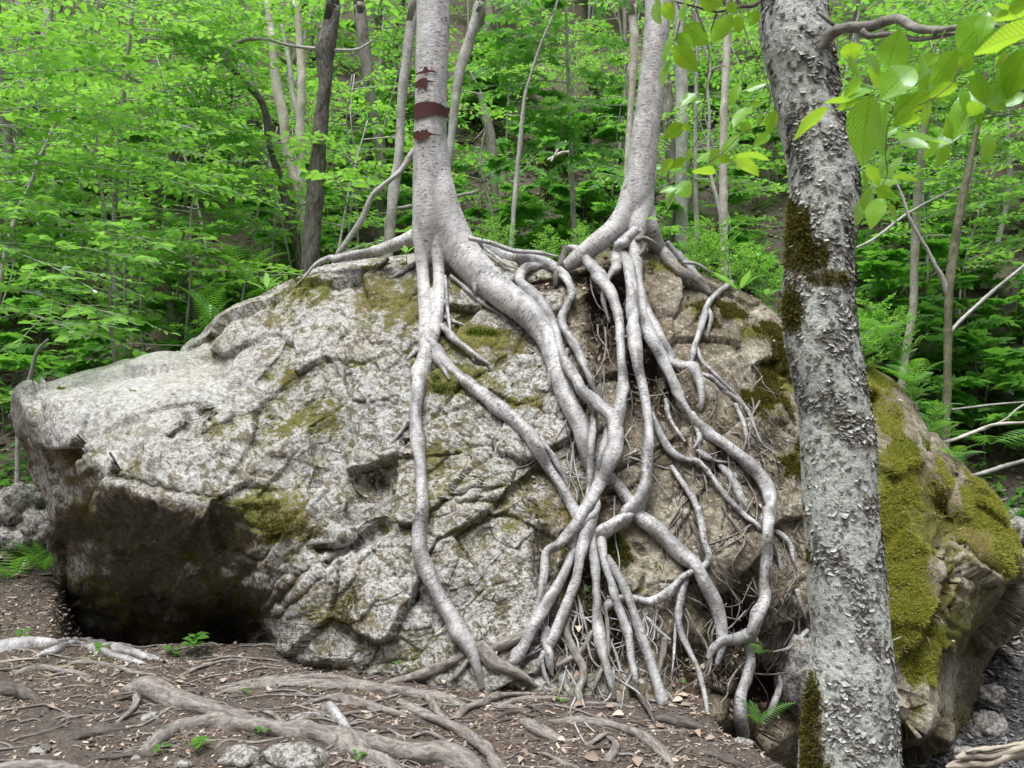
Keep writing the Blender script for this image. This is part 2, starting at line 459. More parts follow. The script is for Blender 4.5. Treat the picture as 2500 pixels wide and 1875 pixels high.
M['gravel'] = b.done(b.principled(b.ramp(f, [(0.0, 0.06), (0.5, 0.16), (1.0, 0.34)]), 0.8, None, 0.3))
# soil
b = MB('forest_soil')
c = b.coord()
n1 = b.noise(c, 1.6, 4); n2 = b.noise(c, 14.0, 5, 0.65); n3 = b.noise(c, 70.0, 4, 0.7)
col = b.mix(b.ramp(n2, [(0.3, 0.0), (0.7, 1.0)]), (0.058, 0.048, 0.042), (0.16, 0.134, 0.114))
col = b.mix(b.math('MULTIPLY', b.ramp(n3, [(0.5, 0.0), (0.66, 1.0)]), 0.6), col, (0.28, 0.238, 0.20))
mf = b.math('ADD', b.attr('moss'), b.math('ADD', b.math('MULTIPLY', b.math('SUBTRACT', n2, 0.5), 0.9), b.math('MULTIPLY', b.math('SUBTRACT', n1, 0.5), 0.8)))
col = b.mix(b.ramp(mf, [(0.48, 0.0), (0.62, 0.85)]), col, b.mix(n3, (0.06, 0.075, 0.012), (0.14, 0.15, 0.025)))
gv = b.attr('gravel')
vo = b.vor(c, 38.0, out='Color')
bw = b.n('RGBToBW'); b.set(bw.inputs[0], vo)
col = b.mix(gv, col, b.ramp(bw.outputs[0], [(0.2, (0.03, 0.028, 0.028)), (0.8, (0.13, 0.125, 0.12))]))
M['soil'] = b.done(b.principled(col, 0.95, b.bump(b.math('ADD', n2, b.math('MULTIPLY', n3, 0.6)), 1.0, 0.03), 0.12))

# ------------------------------------------------------------------ ground: one sheet, foot path in front, bank, stream bed, hillside
def ground_z(x, y, fine=True):
    x = np.asarray(x, float); y = np.asarray(y, float)
    edge = 1.04 + (4.4 - y) * 0.35
    edge = np.where(y > 4.4, 1.04 + (y - 4.4) * 0.05, edge)
    s = x - edge
    drop = 0.95 * sstep(-0.02, 0.42, s)
    y0 = 7.9 - 0.9 * sstep(1.0, 4.0, x) + 0.25 * np.sin(x * 0.7)
    t = y - y0
    hill = 0.80 * (np.log1p(np.exp(np.clip(t * 2.2, -40, 40))) / 2.2 + np.where(t * 2.2 > 40, t - 40 / 2.2, 0))
    # ravine's unseen other side and shoulders, added to keep out low sky light
    tb = -3.5 - y
    other = 0.75 * np.log1p(np.exp(np.clip(tb * 1.5, -40, 60))) / 1.5
    sh = 0.55 * np.maximum(np.abs(x) - 11.0, 0) * sstep(12, 2, y)
    z = hill - drop + np.maximum(other, sh)
    pxx = 1250 + x / np.maximum(y, .5) * FPX
    z = z - 0.68 * sstep(5.45, 5.85, y) * sstep(8.6, 7.6, y) * sstep(120, 230, pxx) * sstep(720, 640, pxx)
    z = z + 0.06 * sstep(-1.0, -3.5, x) * sstep(7, 4, y)
    P = np.stack([x.ravel(), y.ravel(), np.zeros(x.size)], 1)
    big = fbm(P, 0.16, 3, 5).reshape(x.shape) * 1.1 * sstep(9.5, 16, y)
    med = fbm(P, 0.9, 3, 6).reshape(x.shape) * (0.05 + 0.16 * sstep(8, 11, y))
    z = z + big + med
    if fine: z = z + fbm(P, 5.0, 4, 7).reshape(x.shape) * 0.035
    return z

def axis(lo, a, b, hi, step, n_out):
    mid = np.arange(a, b, step)
    k = np.linspace(0, 1, n_out)[1:] ** 2.2
    return np.concatenate([(a + (lo - a) * k)[::-1], mid, b + (hi - b) * np.linspace(0, 1, n_out) ** 2.2])
gx = axis(-90, -6.0, 6.0, 90, 0.032, 60)
gy = axis(-60, 2.6, 10.0, 110, 0.032, 70)
GX, GY = np.meshgrid(gx, gy, indexing='ij')
GZ = ground_z(GX, GY)
n0, n1_ = GX.shape
V = np.stack([GX, GY, GZ], -1).reshape(-1, 3)
i, j = np.meshgrid(np.arange(n0 - 1), np.arange(n1_ - 1), indexing='ij')
Q = np.stack([i * n1_ + j, (i + 1) * n1_ + j, (i + 1) * n1_ + j + 1, i * n1_ + j + 1], -1).reshape(-1, 4)
def blob(x, y, L):
    m = np.zeros(np.shape(x))
    for cx, cy, rx, ry, s in L:
        m = np.maximum(m, s * np.exp(-(((x - cx) / rx) ** 2 + ((y - cy) / ry) ** 2)))
    return m
mossm = blob(V[:, 0], V[:, 1], [(-2.6, 5.1, 0.9, 0.35, .5), (-1.7, 5.2, .7, .2, .5), (-2.4, 4.4, .5, .25, .35), (-0.9, 4.75, .5, .12, .55), (0.1, 4.55, .6, .15, .45), (-0.3, 4.25, .5, .1, .4), (0.7, 4.7, .4, .2, .45), (-4.6, 7.5, 1, .6, .5), (-1.3, 4.0, .4, .1, .4)])
mossm = np.maximum(mossm, 0.12 + 0.22 * sstep(8, 11, V[:, 1]))
grav = sstep(2.3, 3.0, V[:, 0]) * sstep(9.2, 8.0, V[:, 1]) * sstep(3, 5, V[:, 1])
gme = mesh_np('ground', V, Q, True, {'moss': mossm, 'gravel': grav})
ground = link('ground', gme, M['soil'])
tag(ground, 'brown forest floor with leaf litter rising into a steep wooded hillside', 'ground', kind='structure')
sub = (V[:, 1] > 2) & (V[:, 1] < 30) & (abs(V[:, 0]) < 20)
BV_G = BVHTree.FromPolygons([tuple(v) for v in V[:, :].tolist()], [tuple(q) for q, ok in zip(Q.tolist(), (sub[Q].all(1)).tolist()) if ok])

def gnd(px, py):
    d = ray(px, py); L = np.linalg.norm(d)
    h = BV_G.ray_cast(Vector((0, 0, CAM_Z)), Vector(d / L))
    return None if h[0] is None else h[0].y

# ------------------------------------------------------------------ boulder
SIL = [(28, 1020), (45, 960), (75, 935), (120, 925), (200, 905), (265, 893), (310, 872), (340, 852), (380, 850), (410, 868), (455, 842), (500, 822), (520, 790), (550, 765), (590, 742), (640, 728),
       (700, 682), (770, 652), (860, 645), (960, 632), (1060, 612), (1150, 598), (1230, 615), (1320, 640), (1420, 645), (1500, 610), (1560, 588), (1620, 600), (1680, 650), (1760, 690), (1830, 728), (1900, 770),
       (2000, 830), (2100, 895), (2165, 935), (2210, 985), (2250, 1040), (2290, 1110), (2340, 1160), (2400, 1210), (2440, 1262), (2455, 1330), (2475, 1370), (2505, 1440), (2505, 1520), (2480, 1580), (2430, 1640), (2395, 1690),
       (2378, 1760), (2365, 1840), (2330, 1930), (2200, 1990), (2000, 1990), (1850, 1930), (1700, 1840), (1500, 1800), (1300, 1770), (1100, 1730), (900, 1710), (760, 1690), (690, 1665), (640, 1650),
       (560, 1660), (420, 1665), (250, 1620), (160, 1530), (140, 1440), (120, 1330), (105, 1230), (62, 1130)]
DEP = [(750, 1640, 5.0), (950, 1640, 4.92), (1150, 1660, 4.75), (1300, 1690, 4.65), (1450, 1700, 4.6), (1600, 1720, 4.6), (1750, 1740, 4.7), (1850, 1780, 4.8),
       (163, 1505, 7.2), (250, 1560, 7.1), (420, 1607, 6.9), (580, 1595, 6.5), (420, 1540, 6.4), (300, 1500, 6.6), (690, 1600, 5.35), (700, 1540, 5.35),
       (70, 970, 5.95), (120, 1080, 5.6), (200, 1160, 5.35), (300, 1215, 5.22), (400, 1235, 5.18), (540, 1255, 5.18), (200, 1240, 5.6), (300, 1290, 5.5), (420, 1310, 5.42), (540, 1320, 5.38), (640, 1320, 5.2), (720, 1370, 5.18), (700, 1450, 5.15),
       (300, 1400, 5.95), (450, 1450, 5.75), (200, 1350, 6.25), (560, 1430, 5.6), (640, 1480, 5.6), (130, 1220, 6.1),
       (35, 1020, 6.3), (60, 1120, 6.45), (120, 1320, 6.65),
       (200, 910, 6.3), (340, 862, 6.6), (450, 850, 6.7), (300, 950, 5.75), (450, 940, 5.8), (160, 945, 6.0), (420, 1080, 5.4), (250, 1050, 5.5),
       (550, 800, 6.25), (700, 690, 6.5), (900, 660, 6.45), (600, 1000, 5.7), (800, 900, 5.8), (800, 1100, 5.5), (650, 1180, 5.3), (900, 1300, 5.25), (800, 1430, 5.1), (830, 1550, 5.05),
       (1000, 800, 5.9), (1000, 1000, 5.6), (1100, 1200, 5.22), (1100, 1400, 5.0), (1100, 690, 6.15), (1250, 650, 6.35), (1250, 850, 5.8), (1300, 1050, 5.45), (1400, 1250, 5.12), (1500, 1400, 4.97), (1450, 1550, 4.8), (1300, 1500, 4.88), (1200, 1560, 4.9),
       (1450, 700, 6.15), (1450, 900, 5.75), (1600, 650, 6.35), (1600, 1000, 5.55), (1650, 1200, 5.25), (1700, 1400, 5.05), (1600, 1530, 4.88), (1750, 800, 6.15), (1750, 1100, 5.5), (1850, 1000, 5.75), (1850, 1300, 5.25), (1850, 1550, 5.05),
       (2130, 930, 6.8), (2200, 1010, 6.5), (2150, 1150, 5.95), (2000, 1200, 5.7), (2000, 1500, 5.3), (2200, 1300, 5.7), (2250, 1480, 5.5), (2150, 1650, 5.3), (2100, 1750, 5.08), (2200, 1770, 5.12), (2290, 1790, 5.35), (2290, 1590, 5.5), (2300, 1720, 5.65), (2330, 1180, 6.25), (2400, 1250, 6.05), (2440, 1350, 5.95), (2480, 1450, 6.05),
       (2400, 1450, 5.85), (2400, 1630, 6.6), (2370, 1560, 6.0), (2300, 1400, 5.62), (2150, 1860, 5.9), (2280, 1870, 6.1), (1950, 1850, 5.6), (1900, 1700, 5.2)]
D_ = np.array(DEP, float)
def tps_k(r2): return np.where(r2 > 0, r2 * np.log(np.maximum(r2, 1e-12)) * 0.5, 0)
cx_ = D_[:, :2] / 500.0
n = len(cx_)
Kk = tps_k(((cx_[:, None] - cx_[None]) ** 2).sum(-1)) + np.eye(n) * 0.012
Pm = np.concatenate([np.ones((n, 1)), cx_], 1)
Am = np.block([[Kk, Pm], [Pm.T, np.zeros((3, 3))]])
TW = np.linalg.solve(Am, np.concatenate([D_[:, 2], np.zeros(3)]))
def rock_depth(px, py):
    q = np.stack([px, py], 1) / 500.0
    out = TW[n] + q @ TW[n + 1:]
    for k in range(n):
        out = out + TW[k] * tps_k(((q - cx_[k]) ** 2).sum(1))
    return out
NTH, NR = 1150, 300
cen = np.array([1270.0, 1180.0])
poly = np.array(SIL, float)
th = np.arange(NTH) / NTH * 2 * math.pi
dirs = np.stack([np.cos(th), np.sin(th)], 1)
Rb = np.zeros(NTH)
for k in range(len(poly)):
    a_, b_ = poly[k] - cen, poly[(k + 1) % len(poly)] - cen
    eab = b_ - a_
    den = dirs[:, 0] * eab[1] - dirs[:, 1] * eab[0]
    tt = (a_[0] * eab[1] - a_[1] * eab[0]) / np.where(abs(den) < 1e-9, 1e-9, den)
    uu = (a_[0] * dirs[:, 1] - a_[1] * dirs[:, 0]) / np.where(abs(den) < 1e-9, 1e-9, den)
    ok = (uu >= 0) & (uu <= 1) & (tt > 0)
    Rb = np.where(ok, np.maximum(Rb, tt), Rb)
ker = np.array([1, 2, 3, 2, 1]) / 9.0
Rb = sum(ker[k] * np.roll(Rb, k - 2) for k in range(5))
ti = np.concatenate([.965 * (np.arange(1, NR - 59) / (NR - 60)) ** .85, .965 + .035 * (1 - (1 - np.arange(1, 61) / 60.0) ** 2)])
TT, TH = np.meshgrid(ti, np.arange(NTH), indexing='ij')
PX = cen[0] + dirs[TH, 0] * Rb[TH] * TT
PY = cen[1] + dirs[TH, 1] * Rb[TH] * TT
px = np.concatenate([[cen[0]], PX.ravel()]); py = np.concatenate([[cen[1]], PY.ravel()])
tf = np.concatenate([[0], TT.ravel()])
wq = np.stack([px, py, 0 * px], 1)
Yd = rock_depth(px + 26 * fbm(wq, 1 / 90.0, 3, 33), py + 26 * fbm(wq, 1 / 90.0, 3, 34))
Yd = Yd + 0.55 * (1 - np.sqrt(np.clip(1 - tf ** 14, 0, 1))) * 0.7
# cracks and recesses traced as polylines: (points, width px, depth m)
CRK = [([(497, 950), (505, 1000), (512, 1060), (520, 1090)], 7, .045), ([(420, 1060), (470, 1030), (497, 1000)], 6, .03), ([(880, 1170), (900, 1185), (930, 1165), (925, 1190), (890, 1180)], 8, .07),
       ([(770, 1350), (830, 1335), (890, 1325), (930, 1290)], 13, .09), ([(690, 1465), (730, 1420), (790, 1380), (860, 1330)], 11, .08), ([(700, 1500), (760, 1440), (830, 1370)], 9, .03),
       ([(840, 820), (850, 900), (860, 960)], 6, .03), ([(1100, 1220), (1150, 1200), (1220, 1190)], 9, .04), ([(1120, 1230), (1230, 1220), (1330, 1140)], 10, .05), ([(520, 790), (512, 850), (520, 880)], 12, .06),
       ([(980, 1440), (1040, 1480), (1090, 1520)], 16, .07), ([(1020, 1300), (1000, 1380), (980, 1450)], 10, .04), ([(1380, 800), (1400, 860), (1385, 930)], 9, .04), ([(1040, 900), (1010, 1000), (1000, 1100)], 9, .03),
       ([(640, 1040), (600, 1120), (560, 1180)], 8, .03), ([(720, 760), (700, 850), (640, 930)], 8, .03), ([(760, 1050), (790, 1130), (760, 1210)], 8, .03), ([(1180, 960), (1300, 1000), (1380, 1040)], 8, .03),
       ([(2290, 1420), (2295, 1440), (2290, 1485)], 12, .06), ([(2280, 1350), (2350, 1440), (2420, 1490), (2450, 1500)], 9, .05), ([(2310, 1180), (2300, 1250), (2330, 1330), (2440, 1420)], 16, .10),
       ([(2290, 1560), (2330, 1570), (2375, 1560)], 12, .06), ([(2200, 1700), (2310, 1740), (2350, 1800)], 10, .05), ([(2280, 1480), (2360, 1560), (2370, 1600)], 10, .05), ([(1640, 1330), (1700, 1420), (1720, 1500)], 7, .03), ([(1560, 1330), (1580, 1400), (1560, 1450)], 6, .03)]
def seg_dist(px, py, L):
    d = np.full(len(px), 1e9)
    for (x0, y0), (x1, y1) in zip(L[:-1], L[1:]):
        vx, vy = x1 - x0, y1 - y0
        t = np.clip(((px - x0) * vx + (py - y0) * vy) / (vx * vx + vy * vy + 1e-9), 0, 1)
        d = np.minimum(d, np.hypot(px - x0 - t * vx, py - y0 - t * vy))
    return d
wob = 10 * fbm(np.stack([px, py, 0 * px], 1), 1 / 40.0, 3, 31)
crk = np.zeros(len(px))
for L, wd, dp in CRK:
    crk = np.maximum(crk, dp * np.exp(-(seg_dist(px + wob, py - wob, L) / wd) ** 2))
# soil filled hollow under the second tree
hol = blob(px, py, [(1490, 770, 46, 130, .55), (1440, 690, 60, 34, .3), (1330, 700, 70, 24, .2), (1565, 900, 40, 110, .42), (1640, 1000, 36, 60, .15), (1430, 1420, 50, 120, .28), (1470, 1540, 100, 80, .25), (1790, 1540, 60, 110, .40), (1850, 1690, 60, 80, .35), (1425, 1000, 26, 90, .22), (1330, 1380, 26, 80, .2), (1680, 1620, 60, 60, .2)])
Yd = Yd + crk
# right flank: sharp facet edges
X = (px - 1250) / FPX * Yd; Z = CAM_Z - (py - 937.5) / FPX * Yd
VF = np.stack([X, Yd, Z], 1)
iF, jF = np.meshgrid(np.arange(NR - 1), np.arange(NTH), indexing='ij')
kF = (jF + 1) % NTH
QF = np.stack([1 + iF * NTH + jF, 1 + iF * NTH + kF, 1 + (iF + 1) * NTH + kF, 1 + (iF + 1) * NTH + jF], -1).reshape(-1, 4)
fan = []
for m in range(0, NTH, 2): fan.append([0, 1 + (m + 2) % NTH, 1 + m + 1, 1 + m])
def vnormals(V, Q):
    nrm = np.cross(V[Q[:, 2]] - V[Q[:, 0]], V[Q[:, 3]] - V[Q[:, 1]])
    N = np.zeros_like(V)
    for k in range(4): np.add.at(N, Q[:, k], nrm)
    return N / (np.linalg.norm(N, axis=1)[:, None] + 1e-12)
N = vnormals(VF, QF)
if N[len(N) // 2, 1] > 0: N = -N
N[0] = (0, -1, 0)
# fracture relief in rotated, stretched coordinates
ca, sa = math.cos(R(35)), math.sin(R(35))
rot = np.array([[ca, 0, sa], [0, 1, 0], [-sa, 0, ca]])
Pw = VF + 0.06 * np.stack([fbm(VF, 2.5, 3, 41), fbm(VF, 2.5, 3, 42), fbm(VF, 2.5, 3, 43)], 1)
q = (Pw @ rot.T) * np.array([1.0, 1.0, 1.7])
o1, t1, e1 = facets(q, 1.5, 51)
o2, t2, e2 = facets(q + 3.1, 4.6, 61)
o3, t3, e3 = facets(Pw + 7.7, 11.0, 71)
fine = fbm(VF, 9, 4, 81, 0.6)
rid = np.abs(fbm(VF @ rot.T * np.array([1, 1, 2.4]), 6.0, 4, 86, 0.6))
smooth_left = np.clip(1 - blob(px, py, [(300, 900, 260, 70, .75)]), 0, 1)
smooth_left = smooth_left * (1 - .55 * sstep(1950, 2080, px)) * (1 - .45 * sstep(1420, 1520, px) * sstep(1950, 1880, px))
rbst = 1 + .9 * sstep(1980, 2120, px)
disp = rbst * (0.048 * o1 + 0.062 * t1) + smooth_left * (0.008 * o2 + 0.013 * t2 + 0.003 * o3 + 0.006 * t3) + 0.013 * fine - 0.006 * np.exp(-(rid / 0.05) ** 2) * smooth_left
ed = np.exp(-e1 / 0.025) * 0.018 + np.exp(-e2 / 0.035) * 0.005 * smooth_left
disp = disp - ed
edge_fade = 1 - 0.35 * tf ** 20
VF = VF + N * (disp * edge_fade)[:, None]
BV_B = BVHTree.FromPolygons(VF.tolist(), QF.tolist())           # the roots were laid over this skin before the soil washed out
rd = VF - np.array([0, 0, CAM_Z]); rd /= np.linalg.norm(rd, axis=1)[:, None]
VF = VF + rd * hol[:, None] * (1 + .3 * fbm(VF, 6, 3, 88))[:, None]
cav = np.clip(ed / 0.014 + crk / 0.06 + np.exp(-(rid / 0.06) ** 2) * .5 - disp / 0.07, -1, 1.5)
# masks
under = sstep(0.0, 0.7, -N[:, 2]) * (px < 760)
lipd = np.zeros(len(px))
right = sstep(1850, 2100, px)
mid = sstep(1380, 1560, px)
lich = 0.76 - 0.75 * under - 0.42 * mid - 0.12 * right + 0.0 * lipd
lich = lich - blob(px, py, [(830, 1490, 90, 90, .3), (1420, 1350, 160, 260, .35), (1470, 740, 90, 130, .8), (1560, 900, 60, 120, .6), (1150, 1500, 200, 60, .1), (2050, 1880, 250, 80, .4), (1800, 1560, 80, 120, .8)]) + blob(px, py, [(250, 980, 220, 90, .15), (1000, 1200, 200, 150, .06)])
MOSSB = [(720, 705, 110, 45, .36), (930, 700, 70, 70, .38), (680, 890, 60, 70, .26), (760, 1010, 70, 60, .24), (1180, 808, 85, 22, .55), (1090, 945, 75, 45, .5), (1300, 990, 60, 30, .4), (850, 1490, 95, 85, .42), (930, 1420, 60, 80, .3),
         (620, 1230, 110, 40, .42), (690, 1290, 90, 55, .5), (470, 1480, 60, 80, .22), (1060, 1120, 60, 100, .26), (960, 1280, 50, 60, .25), (1500, 1340, 35, 45, .7), (1480, 1480, 60, 60, .4), (1620, 660, 60, 35, .7), (1720, 760, 60, 60, .55),
         (1840, 820, 70, 40, .75), (1790, 770, 60, 40, .6), (1900, 900, 60, 80, .75), (1870, 970, 60, 60, .7), (1960, 1130, 60, 50, .6), (1660, 1130, 40, 40, .3), (2060, 930, 90, 60, .6), (2130, 960, 60, 60, .6), (2170, 1040, 40, 60, .6),
         (2190, 1120, 50, 50, .5), (2180, 1180, 60, 90, .8), (2200, 1300, 75, 110, .85), (2270, 1180, 40, 80, .45), (2140, 1420, 90, 110, .95), (2220, 1500, 80, 80, .95), (2270, 1560, 60, 50, .85), (2260, 1630, 55, 60, .8), (2180, 1600, 60, 60, .5), (2400, 1250, 70, 80, .9), (2430, 1330, 45, 70, .8), (2440, 1400, 35, 50, .6), (2370, 1320, 40, 60, .45), (2290, 1240, 40, 60, .5)]
mb = blob(px, py, MOSSB)
bare_r = blob(px, py, [(2330, 1420, 50, 70, .9), (2320, 1480, 60, 50, .7), (2180, 1730, 120, 60, .9), (2330, 1680, 50, 90, .8), (2400, 1470, 60, 60, .7), (1840, 870, 45, 40, .45), (1780, 880, 40, 50, .4), (1860, 765, 30, 20, .5), (2240, 1060, 30, 70, .5)])
moss = np.clip(mb - bare_r, 0, 1) + 0.15 * np.clip(cav, -.6, 1.2) + 0.27 + 0.42 * fbm(VF, 2.1, 4, 91) - .25 * mid * (1 - right)
dirt = blob(px, py, [(1490, 770, 60, 150, 1.1), (1450, 690, 70, 36, 1.), (1330, 700, 80, 26, .8), (1560, 900, 50, 120, 1.), (1600, 980, 50, 70, .8), (1430, 1420, 60, 130, 1.), (1470, 1560, 120, 90, 1.), (1420, 980, 26, 60, .8), (1470, 1220, 60, 40, .6), (1330, 1400, 24, 60, .7), (1420, 1430, 40, 90, .9), (1460, 1560, 130, 90, .85), (1650, 1560, 60, 60, .6), (1790, 1560, 70, 130, 1.), (1720, 1640, 120, 70, .9), (1850, 1700, 80, 90, .9), (1190, 1590, 130, 40, .6), (1310, 1230, 24, 60, .5), (1700, 990, 60, 40, .5), (1740, 1130, 60, 50, .6), (1330, 690, 60, 16, .6)]) + 0.35 * np.clip(crk / .05, 0, 1) + .18 * np.clip(ed / .016, 0, 1)
moss = moss + 0.16 * sstep(900, 560, px) * 0 - 0.35 * blob(px, py, [(250, 930, 240, 60, 1)])
# back half
NB = 46
tb = np.linspace(0, 1, NB + 1)[1:]
rim = VF[1 + (NR - 1) * NTH:]
ctr = rim.mean(0)
back = []
for t in tb:
    s_ = math.cos(t * math.pi / 2)
    p = rim * 1.0
    p[:, 0] = ctr[0] + (rim[:, 0] - ctr[0]) * (0.25 + 0.75 * s_ ** 0.7)
    p[:, 2] = ctr[2] - 0.2 + (rim[:, 2] - ctr[2] + 0.2) * (0.15 + 0.85 * s_ ** 0.7)
    p[:, 1] = rim[:, 1] + 1.9 * math.sin(t * math.pi / 2)
    back.append(p)
VBk = np.concatenate(back)
VBk = VBk + 0.05 * np.stack([fbm(VBk, 2.0, 4, 95), fbm(VBk, 2.0, 4, 96), fbm(VBk, 2.0, 4, 97)], 1) * np.repeat(np.minimum(1, tb * 6), NTH)[:, None]
allV = np.concatenate([VF, VBk])
o0 = 1 + (NR - 1) * NTH
iB, jB = np.meshgrid(np.arange(NB), np.arange(NTH), indexing='ij')
kB = (jB + 1) % NTH
QB = np.stack([o0 + iB * NTH + jB, o0 + iB * NTH + kB, o0 + (iB + 1) * NTH + kB, o0 + (iB + 1) * NTH + jB], -1).reshape(-1, 4)
last = o0 + NB * NTH
capB = [[last + m, last + m + 1, last + NTH - 2 - m, last + NTH - 1 - m] for m in range(NTH // 2 - 1)]
QA = np.concatenate([fan, QF, QB, np.array(capB)])
bl = np.concatenate([lich, np.full(len(VBk), 0.5)]); bm = np.concatenate([moss, np.full(len(VBk), 0.35)]); bd = np.concatenate([dirt + .45 * under * sstep(1350, 1560, py), np.zeros(len(VBk))])  # foot of the underside darkened: part stain, part painted shade
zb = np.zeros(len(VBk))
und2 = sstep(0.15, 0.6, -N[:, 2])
alg_shade = np.concatenate([und2 * np.where(px < 800, 1, .35) * (.55 + .45 * sstep(1150, 1450, py)), zb])  # downward faces: algae tone plus shade put into the colour
beige = blob(px, py, [(2330, 1400, 60, 90, 1.), (2380, 1460, 70, 60, 1.), (2180, 1750, 150, 80, 1.), (2330, 1700, 50, 110, .7), (2240, 1080, 30, 90, .7), (2470, 1430, 40, 60, .6), (2420, 1560, 60, 80, .5), (2250, 1640, 200, 160, .45), (2300, 1250, 30, 80, .5), (1840, 870, 60, 55, .7), (1780, 880, 50, 60, .6), (1860, 765, 40, 26, .8), (1580, 1400, 110, 110, .7), (1650, 1280, 90, 120, .6), (1760, 1300, 60, 160, .55), (1380, 1340, 60, 60, .3), (1640, 720, 60, 70, .5), (1330, 730, 60, 40, .4)])
bb = np.concatenate([beige, zb]); cl_ = np.concatenate([blob(px, py, [(300, 920, 280, 90, 1.), (250, 1050, 200, 70, .5)]) + beige * .6, zb])
boul = empty('boulder', (0, 5.2, -0.2), label='huge lichen covered grey boulder gripped by the roots of two birches', cat='boulder')
bme = mesh_np('boulder_rock', allV, QA[:, ::-1], True, {'lich': bl, 'moss': bm, 'dirt': bd, 'beige': bb, 'clean': cl_, 'algae_shade': alg_shade})
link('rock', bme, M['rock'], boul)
def hitY(px, py, what='b'):
    d = ray(px, py); L = np.linalg.norm(d)
    ys = []
    for bv, k in ((BV_B, 'b'), (BV_G, 'g')):
        if k in what:
            h = bv.ray_cast(Vector((0, 0, CAM_Z)), Vector(d / L))
            if h[0] is not None: ys.append(h[0].y)
    return min(ys) if ys else None

def tufts(name, P, Nn, mat, parent, size, per=1, spread=0.6, lab=None):
    """short leafy blades standing on points P with normals Nn: moss"""
    m = len(P)
    up = Nn + np.array([0, 0, 0.35]); up = up + rng.normal(0, spread, (m, 3)); up /= np.linalg.norm(up, axis=1)[:, None]
    sd = np.cross(up, rng.normal(0, 1, (m, 3))); sd /= np.linalg.norm(sd, axis=1)[:, None] + 1e-9
    h = size * rng.uniform(0.5, 1.3, m)[:, None]; ww = h * rng.uniform(0.12, 0.24, m)[:, None]
    b0 = P - Nn * size * 0.15
    bend = rng.normal(0, 0.25, (m, 3)) * h
    Vt = np.stack([b0 - sd * ww, b0 + sd * ww, b0 + up * h * .65 + sd * ww * .7 + bend * .4, b0 + up * h + bend, ], 1).reshape(-1, 3)
    k = np.arange(m)[:, None] * 4
    o = link(name, mesh_np(name, Vt, k + np.array([[0, 1, 2, 3]]), False), mat, parent)
    o['kind'] = 'stuff'
    if lab: o['label'] = lab
    return o
# moss cushions on the boulder
def rock_moss(name, wgt, count, size, mat, lab):
    ar = np.linalg.norm(np.cross(VF[QF[:, 2]] - VF[QF[:, 0]], VF[QF[:, 3]] - VF[QF[:, 1]]), axis=1)
    nz = 0.5 + 1.3 * fbm(VF, 6.0, 4, 99, .65)
    pf = ar * np.clip(wgt * 1.6 - 0.62 + (nz - .5) * .8, 0, 1)[QF[:, 0]]
    idx = rng.choice(len(QF), count, p=pf / pf.sum())
    a1, a2 = rng.random((2, count, 1))
    P = (VF[QF[idx, 0]] * (1 - a1) + VF[QF[idx, 1]] * a1) * (1 - a2) + (VF[QF[idx, 3]] * (1 - a1) + VF[QF[idx, 2]] * a1) * a2
    tufts(name, P, N2[QF[idx, 0]], mat, boul, size, lab=lab)
N2 = vnormals(VF, QF)
if N2[len(N2) // 2, 1] > 0: N2 = -N2
mcl = np.clip(mb - bare_r, 0, 1)
rock_moss('moss', mcl * sstep(1980, 2080, px), 120000, 0.024, M['moss'], 'thick yellow green moss cushions')
rock_moss('moss', mcl * sstep(1400, 1550, px) * sstep(2040, 1980, px) * .95, 34000, 0.022, M['mossdark'], 'olive brown moss between the roots')
rock_moss('moss', blob(px, py, [(1500, 1340, 28, 45, .9), (1180, 806, 70, 14, .6), (1090, 945, 60, 30, .5), (1620, 650, 50, 22, .6), (2190, 1110, 40, 45, .7)]), 14000, 0.014, M['mossgreen'], 'fresh green moss')
rock_moss('moss', blob(px, py, [(690, 1290, 80, 45, .75), (620, 1232, 90, 25, .6), (720, 705, 80, 30, .45), (930, 700, 50, 50, .48), (850, 1490, 70, 60, .5)]), 16000, 0.012, M['mossdark'], 'thin brown moss on the slabs')

# dead leaves trapped in the hollows of the rock
dirt_w = np.clip(dirt, 0, 1) * np.clip(.35 + N2[:, 2], 0, 1) * (px > 1250)
arq = np.linalg.norm(np.cross(VF[QF[:, 2]] - VF[QF[:, 0]], VF[QF[:, 3]] - VF[QF[:, 1]]), axis=1) * dirt_w[QF[:, 0]] ** 1.5
ix = rng.choice(len(QF), 2600, p=arq / arq.sum())
pc = VF[QF[ix, 0]] + N2[QF[ix, 0]] * rng.uniform(.002, .012, (2600, 1)); nc = N2[QF[ix, 0]] + rng.normal(0, .5, (2600, 3))
ac = np.cross(nc, rng.normal(0, 1, (2600, 3))); ac /= np.linalg.norm(ac, axis=1)[:, None]
sc_ = np.cross(nc, ac); sc_ /= np.linalg.norm(sc_, axis=1)[:, None]
lc = rng.uniform(.006, .026, 2600)[:, None]
nn_ = np.cross(ac, sc_)
Vc = np.stack([pc - ac * lc - sc_ * lc * .2, pc - ac * lc * .2 + sc_ * lc * .55 + nn_ * lc * .2, pc + ac * lc + nn_ * lc * .4, pc - sc_ * lc * .5 + nn_ * lc * .1], 1).reshape(-1, 3)
o = link('leaf_litter', mesh_np('leaf_litter', Vc, np.arange(2600 * 4).reshape(-1, 4), False), M['litter'])
tag(o, 'dead leaf fragments trapped between the roots on the rock', 'leaf litter', kind='stuff')

